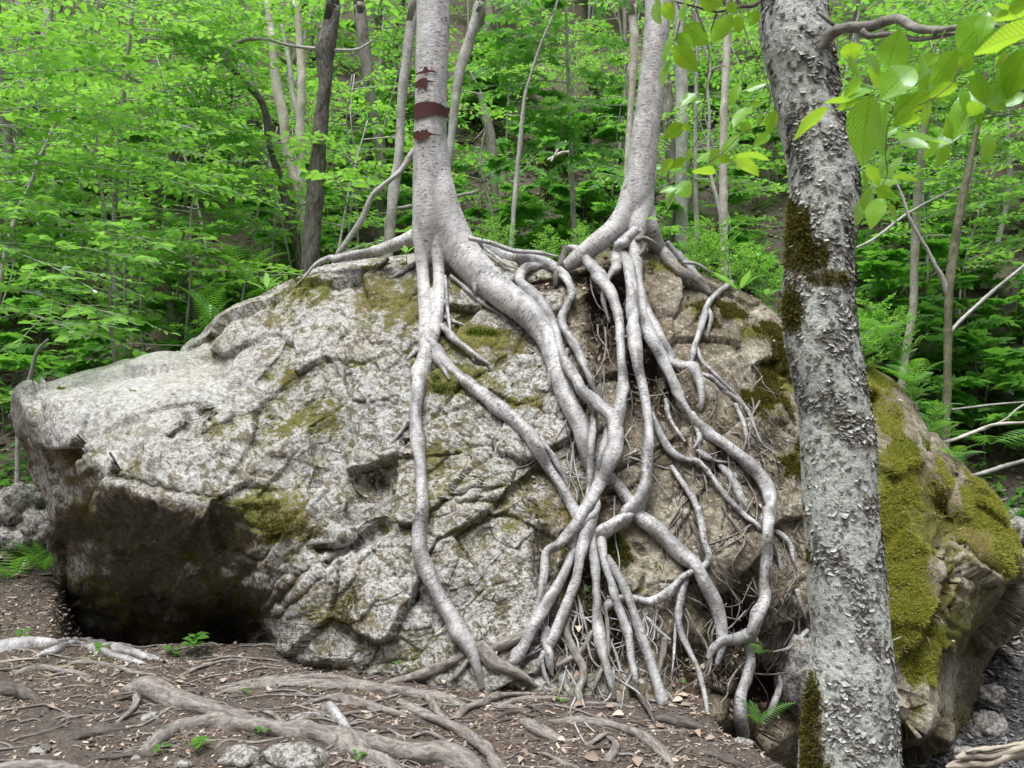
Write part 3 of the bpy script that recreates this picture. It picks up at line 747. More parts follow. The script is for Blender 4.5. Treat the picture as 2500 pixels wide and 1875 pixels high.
# ------------------------------------------------------------------ traced trunks and roots
SEED = [100]
def smooth1(y, k=2, it=2):
    y = np.array(y, float)
    for _ in range(it):
        e = np.concatenate([[y[0]], y, [y[-1]]])
        y = 0.25 * e[:-2] + 0.5 * e[1:-1] + 0.25 * e[2:]
    return y
def trace(segs, what='b', sink=0.35, lift=0.0, Y=None, Yst=None, dense=14):
    """segs: [(crop, [(x,y,w[,Y])...]), ...] -> world points, radii. Depth from the surface seen there, or given."""
    pts = []
    for cr, L in segs:
        for p in L:
            nx, ny = nat(cr, p[0], p[1])
            pts.append([nx, ny, p[2] / KZ, p[3] if len(p) > 3 else (Y if Y else np.nan)])
    pts = np.array(pts)
    # resample in the picture so that the path follows the surface
    q = np.concatenate([pts[:, :2], np.zeros((len(pts), 1)), pts[:, 2:3]], 1)
    keyY = pts[:, 3]
    C = catmull(np.concatenate([q, np.arange(len(pts))[:, None]], 1), dense)
    ys = np.full(len(C), np.nan)
    fixed = np.zeros(len(C), bool)
    for i, c in enumerate(C):
        k = c[4]; k0 = int(np.clip(math.floor(k), 0, len(pts) - 1)); k1 = min(k0 + 1, len(pts) - 1); fr = k - k0
        if not np.isnan(keyY[k0]) and (not np.isnan(keyY[k1]) or fr < 0.02):
            y1 = keyY[k1] if not np.isnan(keyY[k1]) else keyY[k0]
            ys[i] = keyY[k0] * (1 - fr) + y1 * fr; fixed[i] = True
        else:
            h = hitY(c[0], c[1], what)
            if h is not None: ys[i] = h
    ok = ~np.isnan(ys)
    if not ok.any(): ys[:] = 6.0
    else: ys = np.interp(np.arange(len(ys)), np.where(ok)[0], ys[ok])
    rpx = np.maximum(C[:, 3], 1.2) / 2
    r = rpx / FPX * ys
    yc = ys - np.where(fixed, 0, r * (1 - sink * 2) + lift * np.sin(np.linspace(0, 1, len(ys)) * math.pi) ** 0.7)
    # take the nearest of neighbours, so that the root bridges the hollows
    e = np.concatenate([[yc[0]] * 2, yc, [yc[-1]] * 2])
    mn = np.min(np.stack([e[k:k + len(yc)] for k in range(5)]), 0)
    yc = smooth1(np.where(fixed, yc, 0.45 * yc + 0.55 * mn), it=4)
    r = rpx / FPX * yc
    W_ = np.stack([at(c[0], c[1], y) for c, y in zip(C, yc)])
    return W_, r

def root(parent, segs, mat='root', name='root', what='b', sides=None, rough=0.085, label=None, **k):
    SEED[0] += 1
    W_, r = trace(segs, what, **k)
    r = r * .88
    mr = float(r.mean())
    sd = sides or (18 if mr > 0.03 else 12 if mr > 0.012 else 8)
    me = tube_mesh(name, W_, r, sides=sd, step=max(0.010, mr * 0.55), rough=rough, seed=SEED[0])
    o = link(name, me, M[mat], parent)
    if label: o['label'] = label
    return o

YA, YB = 6.28, 6.42
from mathutils.kdtree import KDTree
def weld(parent, tubes, mat, voxel, it):
    """trunk and the flare of its main roots grown into one skin"""
    g = Geo()
    for W_, r, sd in tubes:
        SEED[0] += 1
        V, Q, B = tube(W_, r * .95, sides=sd, step=.012, rough=.015, seed=SEED[0] if len(g.V) else 3)
        g.add(V, Q, bark=B)
    me = g.mesh('weld'); o = bpy.data.objects.new('weld', me); COL.objects.link(o)
    m = o.modifiers.new('r', 'REMESH'); m.mode = 'VOXEL'; m.voxel_size = voxel
    m = o.modifiers.new('s', 'SMOOTH'); m.iterations = it; m.factor = .5
    dg = bpy.context.evaluated_depsgraph_get(); dg.update()
    new = bpy.data.meshes.new_from_object(o.evaluated_get(dg))
    bpy.data.objects.remove(o)
    sv, bk = np.concatenate(g.V), np.concatenate(g.A['bark'])
    kd = KDTree(len(sv))
    for i_, v in enumerate(sv.tolist()): kd.insert(v, i_)
    kd.balance()
    co = np.zeros(len(new.vertices) * 3, np.float32); new.vertices.foreach_get('co', co); co = co.reshape(-1, 3)
    B2 = np.zeros_like(co)
    for i_, v in enumerate(co.tolist()):
        nn = kd.find_n(v, 3); w_ = np.array([1 / (n_[2] + 1e-4) for n_ in nn]); w_ /= w_.sum()
        B2[i_] = bk[nn[0][1]]
    at_ = new.attributes.new('bark', 'FLOAT_VECTOR', 'POINT'); at_.data.foreach_set('vector', B2.ravel())
    new.polygons.foreach_set('use_smooth', np.ones(len(new.polygons), bool))
    new.name = 'trunk'
    new.materials.clear()
    return link('trunk', new, M[mat], parent)
# ---- the birch that stands over the middle of the boulder
t1 = empty('birch_tree', tuple(at(1052, 700, YA)), label='silver birch with red brown bark scars standing on the boulder top', cat='tree')
trunk_pts = [('B', [(640, -900, 190, YA), (637, -300, 200, YA), (635, 0, 205, YA), (632, 200, 205, YA), (622, 500, 208, YA), (618, 700, 207, YA), (613, 900, 213, YA), (614, 1100, 222, YA), (618, 1220, 232, YA), (616, 1340, 225, YA), (608, 1440, 180, YA), (604, 1530, 120, YA - .01), (604, 1600, 50, YA - .01)])]
TA, TR = trace(trunk_pts, dense=8)
legL = [('B', [(570, 1150, 70, YA), (558, 1300, 100, YA - .02), (552, 1380, 100, YA - .04), (553, 1440, 92, YA - .05)]), ('E', [(558, 20, 84, 6.23), (570, 150, 78, 6.21), (580, 300, 86, 6.08), (592, 430, 98, 5.93), (596, 540, 112), (600, 620, 108), (578, 700, 96)])]
legR = [('B', [(640, 1150, 90, YA), (655, 1300, 110, YA - .02), (662, 1380, 104, YA - .04), (660, 1450, 92, YA - .05)]), ('E', [(658, 20, 82, 6.23), (667, 150, 76, 6.21), (667, 300, 80, 6.08), (650, 430, 96, 5.94), (622, 540, 108), (606, 610, 90)])]
limb = [('B', [(640, 700, 120, YA + .01), (650, 900, 160, YA), (660, 1050, 180, YA), (680, 1180, 200, YA - .02), (712, 1300, 215, YA - .02), (760, 1420, 228, YA - .02)]), ('E', [(800, 30, 234, 6.25), (880, 130, 220, 6.19), (970, 225, 204, 6.11), (1080, 312, 196, 6.04), (1190, 392, 180, 5.98)])]
side = [('B', [(620, 1300, 110, YA + .04), (560, 1390, 110, YA + .03), (490, 1435, 94, YA + .02), (400, 1470, 82, YA + .06), (300, 1505, 74, YA + .1)])]
weld(t1, [(TA, TR, 48)] + [trace(l, dense=10) + (28,) for l in (legL, legR, limb, side)], 'silver', .009, 5)
root(t1, [('E', [(590, 430, 70), (596, 540, 100), (600, 610, 112), (578, 700, 100), (563, 800, 106), (535, 920, 106), (525, 1050, 96), (540, 1180, 90), (555, 1300, 90), (565, 1450, 92)]),
          ('H', [(572, 60, 92), (560, 150, 96), (550, 300, 106), (575, 430, 112), (640, 580, 116), (710, 700, 122), (790, 830, 126), (850, 930, 115), (890, 1040, 78), (915, 1120, 55), (932, 1185, 36)])], what='bg', label='long pale root running straight down to the ground')
root(t1, [('E', [(590, 500, 60), (605, 570, 100), (655, 655, 108), (740, 742, 98), (850, 830, 90), (970, 922, 90), (1100, 1030, 95), (1200, 1122, 95), (1270, 1240, 86), (1350, 1372, 76), (1430, 1492, 75), (1492, 1615, 68), (1510, 1650, 60)])], lift=.015, label='root slanting across the bare rock face')
root(t1, [('E', [(1270, 1170, 36), (1330, 1235, 44), (1385, 1320, 38), (1420, 1400, 32), (1445, 1460, 20)])], lift=.02)
root(t1, [('E', [(970, 225, 150, 6.12), (1080, 312, 184, 6.04), (1190, 392, 188, 5.97), (1280, 492, 176), (1340, 600, 152), (1372, 720, 132), (1402, 830, 128), (1440, 930, 122), (1488, 1020, 126), (1520, 1100, 112), (1540, 1200, 96), (1565, 1300, 84), (1620, 1380, 80)])], sink=.2, sides=40, rough=.03, label='thickest limb like root sweeping down over the rock')
root(t1, [('E', [(1620, 1330, 70), (1720, 1420, 84), (1790, 1505, 96), (1880, 1630, 112)]), ('H', [(1935, 195, 122), (2040, 292, 126), (2140, 392, 122)]), ('I', [(235, 440, 112), (302, 560, 100), (362, 680, 94), (392, 800, 84), (400, 890, 72), (385, 980, 50), (370, 1040, 30)])], what='bg', sink=.3, label='thick root bending down behind the crossing strands')
root(t1, [('E', [(880, 230, 50), (885, 270, 30), (882, 285, 12)])], lift=.09)
root(t1, [('E', [(1335, 740, 40), (1331, 800, 28), (1336, 860, 10)])], lift=.07)
# roots crossing in the middle
root(t1, [('B', [(700, 1330, 60, YA + .05), (800, 1400, 60, YA + .12), (870, 1440, 62), (950, 1480, 62), (1050, 1530, 76), (1170, 1552, 86), (1290, 1580, 86), (1365, 1605, 78)]), ('E', [(1420, 180, 60), (1455, 240, 56), (1462, 295, 56), (1430, 370, 56), (1405, 440, 56), (1430, 520, 60), (1490, 610, 60), (1530, 700, 55), (1570, 790, 50), (1600, 880, 38), (1602, 925, 26)])], lift=.02, label='root running along the boulder top then down')
root(t1, [('B', [(850, 1430, 40), (990, 1462, 36), (1120, 1505, 34), (1250, 1515, 30), (1380, 1540, 18)])], lift=.04)
root(t1, [('B', [(940, 1490, 18), (1010, 1540, 20), (1070, 1590, 18), (1130, 1608, 8)])], lift=.09)
root(t1, [('E', [(1275, 125, 40), (1235, 122, 58), (1180, 140, 62), (1150, 200, 62), (1200, 262, 70), (1270, 332, 80), (1330, 422, 76), (1372, 520, 66), (1390, 620, 72), (1425, 700, 84), (1480, 780, 76), (1530, 870, 86), (1620, 952, 96), (1700, 1020, 96), (1732, 1100, 96), (1722, 1200, 102), (1690, 1310, 96), (1640, 1420, 82), (1580, 1520, 76), (1528, 1600, 70)]), ('H', [(1500, 180, 76), (1430, 270, 80), (1380, 322, 76), (1335, 345, 62), (1305, 385, 54), (1300, 480, 54), (1285, 580, 44), (1260, 680, 30), (1220, 790, 22), (1190, 840, 12)])], lift=.13, label='snaking root that crosses over the thickest limb')
root(t1, [('E', [(545, 620, 50), (510, 650, 32), (478, 684, 18)])])
root(t1, [('E', [(490, 1050, 40), (455, 1095, 34), (415, 1145, 26), (372, 1195, 10)])])
root(t1, [('E', [(685, 480, 60), (760, 560, 54), (830, 610, 48), (890, 660, 38), (972, 716, 18)])], lift=.05)
root(t1, [('E', [(872, 630, 30), (876, 690, 24)])], lift=.06)
root(t1, [('E', [(705, 180, 22), (715, 300, 24), (722, 400, 25), (737, 515, 18), (745, 600, 10)])], lift=.02)
root(t1, [('E', [(735, 180, 26), (830, 260, 32), (920, 340, 26), (1000, 390, 20), (1072, 432, 10)])])
root(t1, [('E', [(690, 430, 40), (740, 450, 36), (815, 475, 14)])])
root(t1, [('E', [(665, 700, 36), (700, 750, 28), (728, 802, 18)])], lift=.02)
root(t1, [('B', [(400, 1470, 70, YA + .06), (280, 1512, 74, YA + .11), (150, 1532, 66, YA + .16), (50, 1552, 54, YA + .18)]), ('D', [(1985, 72, 44), (1930, 92, 36), (1880, 125, 24), (1830, 185, 14), (1770, 240, 8)])], sink=.25, label='root lying along the rounded crest of the boulder')
root(t1, [('E', [(530, 105, 44), (450, 150, 36), (385, 192, 12)])], lift=.03)
root(t1, [('E', [(360, 75, 34), (320, 120, 30), (270, 160, 20), (210, 188, 8)])], 'rootdark')
root(t1, [('E', [(200, 60, 34), (130, 90, 30), (80, 108, 14)])])
# knot and the fan of roots below it
root(t1, [('H', [(1580, -40, 70), (1610, 100, 60), (1545, 168, 68), (1490, 232, 68), (1466, 310, 56), (1458, 395, 36)])], lift=.10)
root(t1, [('E', [(1600, 1000, 50), (1590, 1100, 48), (1580, 1220, 46), (1575, 1350, 46), (1565, 1480, 44), (1545, 1600, 40)]), ('H', [(1560, 180, 40)])], lift=.09)
root(t1, [('E', [(1680, 1080, 56), (1660, 1200, 50), (1625, 1320, 50), (1600, 1430, 46), (1590, 1520, 40)]), ('H', [(1600, 120, 60), (1565, 220, 84), (1530, 310, 80), (1510, 420, 76), (1490, 530, 70), (1450, 640, 66), (1410, 740, 66), (1370, 840, 70), (1335, 910, 66), (1320, 960, 40)])], what='bg', lift=.06)
root(t1, [('H', [(1480, 340, 56), (1430, 470, 70), (1370, 580, 76), (1300, 690, 86), (1230, 800, 90), (1190, 900, 86), (1140, 985, 70), (1105, 1030, 40)])], what='bg', lift=.03)
root(t1, [('H', [(1200, 850, 66), (1090, 900, 76), (1010, 938, 62), (950, 965, 36)])], 'rootdull', what='bg')
root(t1, [('H', [(1590, 190, 46), (1588, 330, 56), (1604, 450, 60), (1615, 600, 60), (1616, 750, 66), (1632, 870, 82), (1652, 970, 70), (1680, 1070, 56), (1702, 1160, 44), (1722, 1245, 28)])], what='bg', lift=.05)
root(t1, [('H', [(1630, 240, 60), (1645, 340, 70), (1662, 430, 66), (1702, 550, 56), (1740, 680, 66), (1782, 790, 66), (1810, 900, 66), (1822, 1000, 60), (1840, 1090, 55), (1852, 1155, 36)])], what='bg', lift=.03)
root(t1, [('H', [(1670, 390, 46), (1730, 480, 60), (1790, 600, 66), (1840, 740, 66), (1882, 870, 66), (1930, 1000, 70), (1962, 1100, 72), (1992, 1200, 76), (2015, 1280, 70)])], what='bg', lift=.05)
root(t1, [('H', [(1310, 810, 46), (1305, 900, 60), (1325, 970, 70), (1335, 1050, 48), (1352, 1105, 22)])], what='bg')
root(t1, [('H', [(1300, 960, 56), (1270, 1030, 44), (1238, 1090, 26)])], what='bg')
root(t1, [('H', [(1285, 1010, 36), (1300, 1090, 34), (1335, 1175, 20)])], what='bg')
root(t1, [('H', [(1445, 750, 22), (1438, 860, 56), (1480, 960, 60), (1530, 1050, 56), (1532, 1130, 50), (1505, 1190, 46), (1520, 1285, 36)])], 'rootdull', what='bg')
root(t1, [('H', [(1670, 700, 22), (1682, 870, 30), (1670, 1000, 32), (1620, 1130, 30), (1588, 1212, 14)])], 'rootdull', what='bg', lift=.03)
root(t1, [('H', [(1590, 840, 40), (1530, 950, 46), (1450, 1010, 46), (1378, 1052, 36)])], 'rootdull', what='bg')
root(t1, [('H', [(900, 920, 90), (950, 980, 104), (1010, 1035, 104), (1090, 1065, 80), (1180, 1112, 54), (1252, 1172, 28)])], 'rootdull', what='bg')
root(t1, [('H', [(820, 980, 40), (700, 1042, 60), (580, 1092, 66), (450, 1132, 58), (340, 1155, 34)])], 'rootdull', what='bg')
root(t1, [('H', [(850, 1010, 44), (790, 1082, 42), (738, 1135, 28)])], 'rootdull', what='bg')
root(t1, [('H', [(1690, 880, 18), (1730, 980, 26), (1762, 1080, 22), (1805, 1145, 12)])], what='bg')
root(t1, [('H', [(1500, 620, 12), (1530, 740, 22), (1562, 862, 14)])], what='bg')
root(t1, [('H', [(1780, 1180, 44), (1850, 1160, 46), (1900, 1200, 30)])], 'rootdark', what='g')
root(t1, [('H', [(1820, 1150, 56), (1872, 1222, 40), (1932, 1322, 34), (1972, 1405, 16)])], 'rootdark', what='bg')

# bark scars of the first trunk: shells wrapped a little proud of the bark
def trunk_at(TAa, TRr, z):
    k = np.argsort(TAa[:, 2])
    return np.array([np.interp(z, TAa[k, 2], TAa[k, c]) for c in range(3)]), float(np.interp(z, TAa[k, 2], TRr[k]))
def scar(parent, outline, mat, nu=40):
    """outline: crop B rows [(x, ytop, ybottom)...] seen on the front of the trunk"""
    xs = np.array([o[0] for o in outline], float)
    xi = np.linspace(xs[0], xs[-1], nu)
    yt = np.interp(xi, xs, [o[1] for o in outline]); yb = np.interp(xi, xs, [o[2] for o in outline])
    nv = 7
    V = []; Bk = []
    for a_, (x, y0_, y1_) in enumerate(zip(xi, yt, yb)):
        for v in range(nv):
            y_ = y0_ + (y1_ - y0_) * v / (nv - 1)
            nx, ny = nat('B', x, y_)
            z = CAM_Z - (ny - 937.5) / FPX * YA
            c, r = trunk_at(TA, TR, z)
            rr = r * 1.03 + 0.0035
            dx = np.clip(((nx - 1250) / FPX * (YA - r * 0.5) - c[0]) / rr, -0.998, 0.998)
            V.append([c[0] + dx * rr, c[1] - math.sqrt(1 - dx * dx) * rr, z]); Bk.append([dx * .1, 0, z])
    i, j = np.meshgrid(np.arange(nu - 1), np.arange(nv - 1), indexing='ij')
    Q = np.stack([i * nv + j, i * nv + j + 1, (i + 1) * nv + j + 1, (i + 1) * nv + j], -1).reshape(-1, 4)
    return link('bark_scar', mesh_np('bark_scar', np.array(V), Q, True, {'bark': np.array(Bk)}), mat, parent)
scar(t1, [(530, 468, 478), (575, 462, 480), (585, 440, 478), (600, 440, 474), (612, 460, 474), (640, 462, 474), (662, 473, 476)], M['scar'])
scar(t1, [(526, 520, 556), (560, 508, 556), (575, 505, 552), (585, 507, 575), (598, 505, 572), (605, 520, 535), (652, 526, 529)], M['scar'])
scar(t1, [(516, 652, 740), (540, 646, 740), (600, 645, 732), (650, 648, 724), (690, 655, 722), (724, 668, 722)], M['scar'])
scar(t1, [(514, 815, 850), (530, 812, 858), (548, 810, 876), (560, 820, 872), (572, 808, 868), (585, 815, 872), (600, 806, 858), (612, 826, 852), (630, 832, 844), (675, 838, 841)], M['scar'])

# ---- the second birch, over the right half
t2 = empty('birch_tree', tuple(at(1555, 610, YB)), label='leaning silver birch without scars standing on the mossy end of the boulder', cat='tree')
tr2 = [('B', [(2100, -900, 140, YB), (2020, -300, 155, YB), (1985, 0, 158, YB), (1978, 130, 160, YB), (1952, 400, 160, YB), (1920, 700, 172, YB), (1895, 900, 182, YB), (1872, 1100, 192, YB), (1862, 1210, 180, YB), (1855, 1310, 140, YB), (1850, 1400, 90, YB)])]
lf2 = [('B', [(1870, 900, 110, YB), (1845, 1060, 130, YB), (1815, 1190, 140, YB), (1780, 1280, 136, YB - .02), (1720, 1370, 134, YB - .04), (1650, 1432, 134, YB - .05), (1575, 1490, 124, YB - .05), (1500, 1550, 112, YB - .03), (1430, 1600, 80, YB + .02)])]
rt2 = [('B', [(1905, 950, 110, YB), (1900, 1100, 130, YB), (1892, 1230, 136, YB - .02), (1868, 1330, 124, YB - .05), (1845, 1430, 104, YB - .08), (1842, 1500, 98, YB - .12)]), ('E', [(1850, 100, 90, 6.25), (1855, 220, 80, 6.16), (1880, 330, 84, 6.05)])]
pr2 = [('B', [(1910, 1150, 80, YB + .02), (1925, 1290, 96, YB), (1940, 1380, 106, YB - .02)]), ('F', [(10, 10, 108), (100, 120, 100)])]
weld(t2, [trace(tr2, dense=8) + (44,)] + [trace(l, dense=10) + (26,) for l in (lf2, rt2, pr2)], 'silver', .009, 5)
root(t2, [('E', [(1853, 160, 60, 6.22), (1856, 240, 74, 6.15), (1880, 330, 84, 6.06), (1900, 430, 90), (1930, 530, 86), (1980, 620, 80), (2030, 720, 80), (2080, 830, 76)]), ('F', [(160, 930, 60), (210, 1010, 46), (245, 1090, 40), (265, 1165, 38), (228, 1220, 22)])], label='root dropping steeply through the dark hollow')
root(t2, [('B', [(1850, 1380, 80, YB - .1)]), ('E', [(1780, -20, 90, YB - .14), (1738, 80, 90), (1735, 130, 84), (1705, 160, 56), (1665, 235, 42), (1655, 320, 34), (1672, 400, 22), (1690, 460, 10)])], lift=.05)
root(t2, [('B', [(1436, 1488, 40), (1490, 1498, 76), (1545, 1540, 82)]), ('E', [(1560, 90, 84), (1595, 135, 90), (1650, 212, 96), (1700, 292, 86), (1740, 400, 76), (1755, 520, 66), (1760, 650, 66), (1770, 760, 72), (1772, 850, 82), (1760, 950, 90), (1740, 1050, 80), (1705, 1150, 66), (1660, 1260, 56), (1625, 1350, 46)])], lift=.10, label='pale root hooked over the crest then falling free')
root(t2, [('B', [(1432, 1480, 44), (1415, 1540, 50), (1385, 1600, 46)]), ('E', [(1372, 190, 42), (1368, 240, 20)])], 'rootdark', lift=.05)
root(t2, [('B', [(1800, 1450, 70, YB - .14), (1745, 1470, 76, YB - .2), (1750, 1500, 76)]), ('E', [(1790, 70, 76), (1812, 150, 80), (1826, 280, 76), (1830, 400, 80), (1836, 500, 86), (1846, 600, 86), (1862, 720, 80), (1892, 850, 72), (1916, 980, 72), (1926, 1100, 76), (1920, 1220, 76), (1912, 1330, 82), (1905, 1430, 88), (1862, 1530, 92), (1780, 1602, 88)]), ('H', [(1810, 140, 95), (1720, 202, 96), (1640, 250, 90), (1590, 282, 60)])], lift=.14, label='long root arching down and back under the knot')
root(t2, [('E', [(1890, 330, 60), (1940, 440, 74), (2000, 560, 76), (2060, 662, 70)]), ('F', [(100, 697, 70), (170, 722, 66), (222, 725, 72), (257, 790, 70), (276, 870, 62), (276, 950, 50), (268, 990, 26)])], lift=.03)
root(t2, [('F', [(212, 720, 40), (230, 620, 44), (262, 530, 44), (290, 430, 46), (320, 345, 42), (370, 285, 42), (430, 242, 46), (464, 222, 44)])], lift=.04, label='root twisting upward from the forked root')
root(t2, [('F', [(310, 370, 36), (335, 425, 36), (322, 490, 26), (310, 555, 12)])], lift=.04)
root(t2, [('F', [(60, 70, 90), (100, 120, 100), (200, 202, 92), (285, 268, 64), (335, 295, 36)])], 'rootdull', sink=.3, lift=.04, label='shaded root propping the trunk on the moss')
root(t2, [('F', [(70, -20, 40), (180, 100, 54), (250, 185, 58), (320, 272, 42)])], sink=.2, lift=.06)
root(t2, [('F', [(170, 100, 26), (230, 105, 28), (285, 130, 24), (335, 165, 12)])], lift=.04)
root(t2, [('B', [(1850, 1440, 40, YB - .12), (1915, 1430, 30, YB - .2), (1905, 1480, 30, YB - .2), (1870, 1540, 26, YB - .2), (1822, 1600, 12, YB - .16)])], 'rootdull')
root(t2, [('B', [(1890, 1425, 24, YB - .2), (1940, 1440, 18, YB - .22), (1985, 1472, 8, YB - .22)])], 'rootdull')
root(t2, [('F', [(215, 1000, 40), (250, 1065, 70), (330, 1132, 86), (430, 1202, 86), (530, 1282, 90), (612, 1362, 92), (670, 1442, 92), (692, 1540, 86), (682, 1650, 76)]), ('I', [(680, 110, 76), (672, 300, 76), (664, 420, 84), (650, 560, 76), (658, 640, 90), (622, 740, 102), (578, 840, 88), (560, 920, 64), (570, 1010, 66), (550, 1120, 76), (512, 1230, 86), (510, 1340, 94), (522, 1450, 78), (535, 1500, 50)])], what='bg', lift=.07, label='stout pale root ending in a foot at the bank edge')
root(t2, [('I', [(600, 810, 70), (560, 860, 78), (480, 886, 76), (400, 902, 66), (348, 944, 54), (315, 1005, 30)])], what='bg', lift=.03)
root(t2, [('F', [(285, 770, 22), (350, 800, 30), (430, 882, 40), (500, 930, 36), (560, 1000, 26), (600, 1100, 20), (640, 1190, 18), (702, 1232, 10)])])
root(t2, [('F', [(252, 610, 20), (280, 690, 26), (350, 762, 26), (430, 842, 24), (500, 910, 20), (552, 985, 18), (600, 1060, 10)])], lift=.02)
root(t2, [('F', [(478, 950, 24), (520, 1040, 30), (545, 1130, 30), (562, 1225, 18)])])
root(t2, [('F', [(62, 920, 34), (82, 1030, 36), (130, 1110, 30), (182, 1182, 20)])])
root(t2, [('F', [(-20, 1000, 36), (0, 1060, 42), (40, 1150, 46), (90, 1230, 50), (170, 1280, 42), (250, 1292, 38), (330, 1372, 36), (400, 1472, 36), (460, 1542, 36), (545, 1625, 40)]), ('I', [(600, 190, 36), (690, 290, 36), (740, 400, 30), (757, 485, 14)])], lift=.03)
root(t2, [('F', [(255, 1230, 36), (300, 1262, 50), (360, 1290, 26), (480, 1305, 14)])])
root(t2, [('F', [(375, 1308, 34), (430, 1360, 60), (480, 1440, 60), (522, 1530, 46), (552, 1585, 18)])])
root(t2, [('F', [(95, 1320, 26), (170, 1430, 40), (232, 1530, 46), (266, 1640, 46)]), ('I', [(252, 100, 50), (280, 200, 46), (292, 300, 46), (322, 385, 50), (298, 442, 50), (220, 482, 50), (150, 522, 50), (90, 592, 60), (20, 642, 60)]), ('H', [(1930, 660, 58), (1850, 650, 54), (1790, 640, 56), (1735, 650, 58), (1680, 690, 50), (1640, 745, 30)])], lift=.05, label='thin root looping sideways over the thick one')
root(t2, [('I', [(185, 500, 56), (168, 560, 60), (150, 650, 60), (136, 760, 50), (160, 860, 50), (200, 950, 46), (250, 1050, 40), (280, 1150, 36), (302, 1250, 30), (312, 1335, 20)])], what='bg', lift=.02)
root(t2, [('I', [(125, 760, 20), (116, 900, 24), (110, 1000, 16), (94, 1135, 8)])], what='bg')
root(t2, [('H', [(1825, 640, 18), (1900, 740, 26), (1972, 822, 28), (2055, 892, 24)])], what='bg')
root(t2, [('I', [(715, 235, 26), (770, 270, 40), (812, 330, 36), (825, 400, 26), (848, 470, 12)])], lift=.02)
root(t2, [('I', [(850, 590, 40), (865, 660, 34), (885, 720, 22), (905, 760, 10)])])
root(t2, [('I', [(740, 1090, 26), (745, 1170, 40), (715, 1260, 44), (680, 1340, 26)])])
root(t2, [('I', [(915, 830, 30), (860, 885, 34), (800, 940, 24), (705, 962, 10)])], lift=.05)
root(t2, [('I', [(60, 880, 50), (45, 970, 40), (20, 1080, 24)])], 'rootdull', what='bg')

# hair thin rootlets in the hollows, one mass on each tree
def rootlets(parent, boxes, mat, seed, r0=.0016, r1=.0045, wav=.25):
    g = Geo(); r2 = np.random.default_rng(seed)
    for (cr, x0, y0, x1, y1, nn, ln, dx) in boxes:
        for _ in range(int(nn * .55)):
            x, y = r2.uniform(x0, x1), r2.uniform(y0, y1)
            a_ = r2.normal(dx, 0.35); L = ln * r2.uniform(.5, 1.3)
            pts = []
            for k in range(5):
                nx, ny = nat(cr, x, y)
                h = hitY(nx, ny, 'bg')
                if h is None: break
                pts.append(at(nx, ny, h - r2.uniform(0.002, 0.02)))
                a_ += r2.normal(0, wav)
                x += math.sin(a_) * L / 4; y += math.cos(a_) * L / 4
            if len(pts) < 3: continue
            P_ = np.array(pts); P_[:, 1] = smooth1(P_[:, 1])
            rr = r2.uniform(r0, r1)
            V, Q, B = tube(P_, np.linspace(rr, rr * .4, len(P_)), sides=4 if r1 < .006 else 7, step=0.03, rough=0, seed=seed, cap=False)
            g.add(V, Q, bark=B)
    o = link('rootlets', g.mesh('rootlets'), M[mat], parent); o['kind'] = 'stuff'
    return o
rootlets(t1, [('H', 1300, 600, 2000, 1150, 150, 200, 0), ('E', 1400, 900, 2000, 1500, 40, 240, .2), ('H', 1450, 400, 1600, 700, 14, 120, 0), ('E', 1600, 950, 1900, 1400, 24, 180, .5), ('E', 700, 150, 760, 400, 4, 120, .1), ('H', 1900, 850, 2150, 1150, 40, 150, -.2)], 'rootdull', 5)
rootlets(t2, [('F', 60, 1300, 250, 1600, 26, 260, .35), ('I', 60, 0, 260, 280, 18, 220, .3), ('I', 700, 480, 900, 900, 90, 160, -.1), ('I', 240, 780, 560, 1000, 50, 130, -.5), ('F', 430, 900, 700, 1200, 22, 160, .35), ('I', 420, 50, 700, 330, 30, 150, .5), ('F', 0, 650, 260, 1200, 60, 200, .3), ('F', 0, 1000, 700, 1500, 60, 220, .6), ('E', 1560, 200, 1780, 800, 22, 200, .3), ('I', 700, 150, 860, 480, 20, 160, .4), ('I', 300, 450, 480, 700, 12, 200, .5)], 'rootdark', 6)
rootlets(t2, [('I', 560, 640, 920, 1000, 130, 130, 0), ('I', 300, 900, 560, 1150, 60, 110, -.3)], 'rootdark', 7)

rootlets(t1, [('H', 1280, 520, 2050, 1120, 70, 420, .05), ('E', 1400, 850, 1950, 1500, 34, 420, .3)], 'root', 8, .0035, .009, .4)
rootlets(t2, [('F', 0, 700, 700, 1500, 70, 420, .5), ('I', 0, 0, 880, 760, 64, 420, .2), ('I', 250, 700, 620, 1100, 26, 260, -.2), ('E', 1560, 150, 1800, 900, 22, 380, .2)], 'rootdull', 9, .0035, .009, .4)

# ---- grey roots lying in the path
def mr_(r): return float(np.mean(r))
def groot(segs, mat='rootdull', label=None, group=None, sink=0.38, rough=0.11):
    SEED[0] += 1
    W_, r = trace(segs, 'g', sink=sink)
    mr = float(r.mean())
    u_ = np.linspace(0, 1, len(W_)); en = np.exp(-u_ / .10) + np.exp(-(1 - u_) / .10)
    W_[:, 2] -= r * 1.9 * en
    W_[:, 2] += mr_(r) * .35 * fbm(W_ + SEED[0], 3.0, 2, 5)
    r = r * (1 + .35 * en)
    me = tube_mesh('surface_root', W_, r, sides=18 if mr > .025 else 10, step=max(0.01, mr * .6), rough=rough, seed=SEED[0])
    o = link('surface_root', me, M[mat])
    tag(o, label or 'slender grey root lying bare in the brown litter of the path', 'root', group if label else 'slender surface roots in the path')
G1 = 'surface roots crossing the path'
groot([('G', [(-120, 960, 80), (0, 945, 100), (150, 925, 100), (300, 918, 72), (500, 920, 70), (700, 942, 60), (850, 972, 50), (1005, 1018, 26)])], 'root', 'pale ringed root snaking in front of the dark overhang', G1)
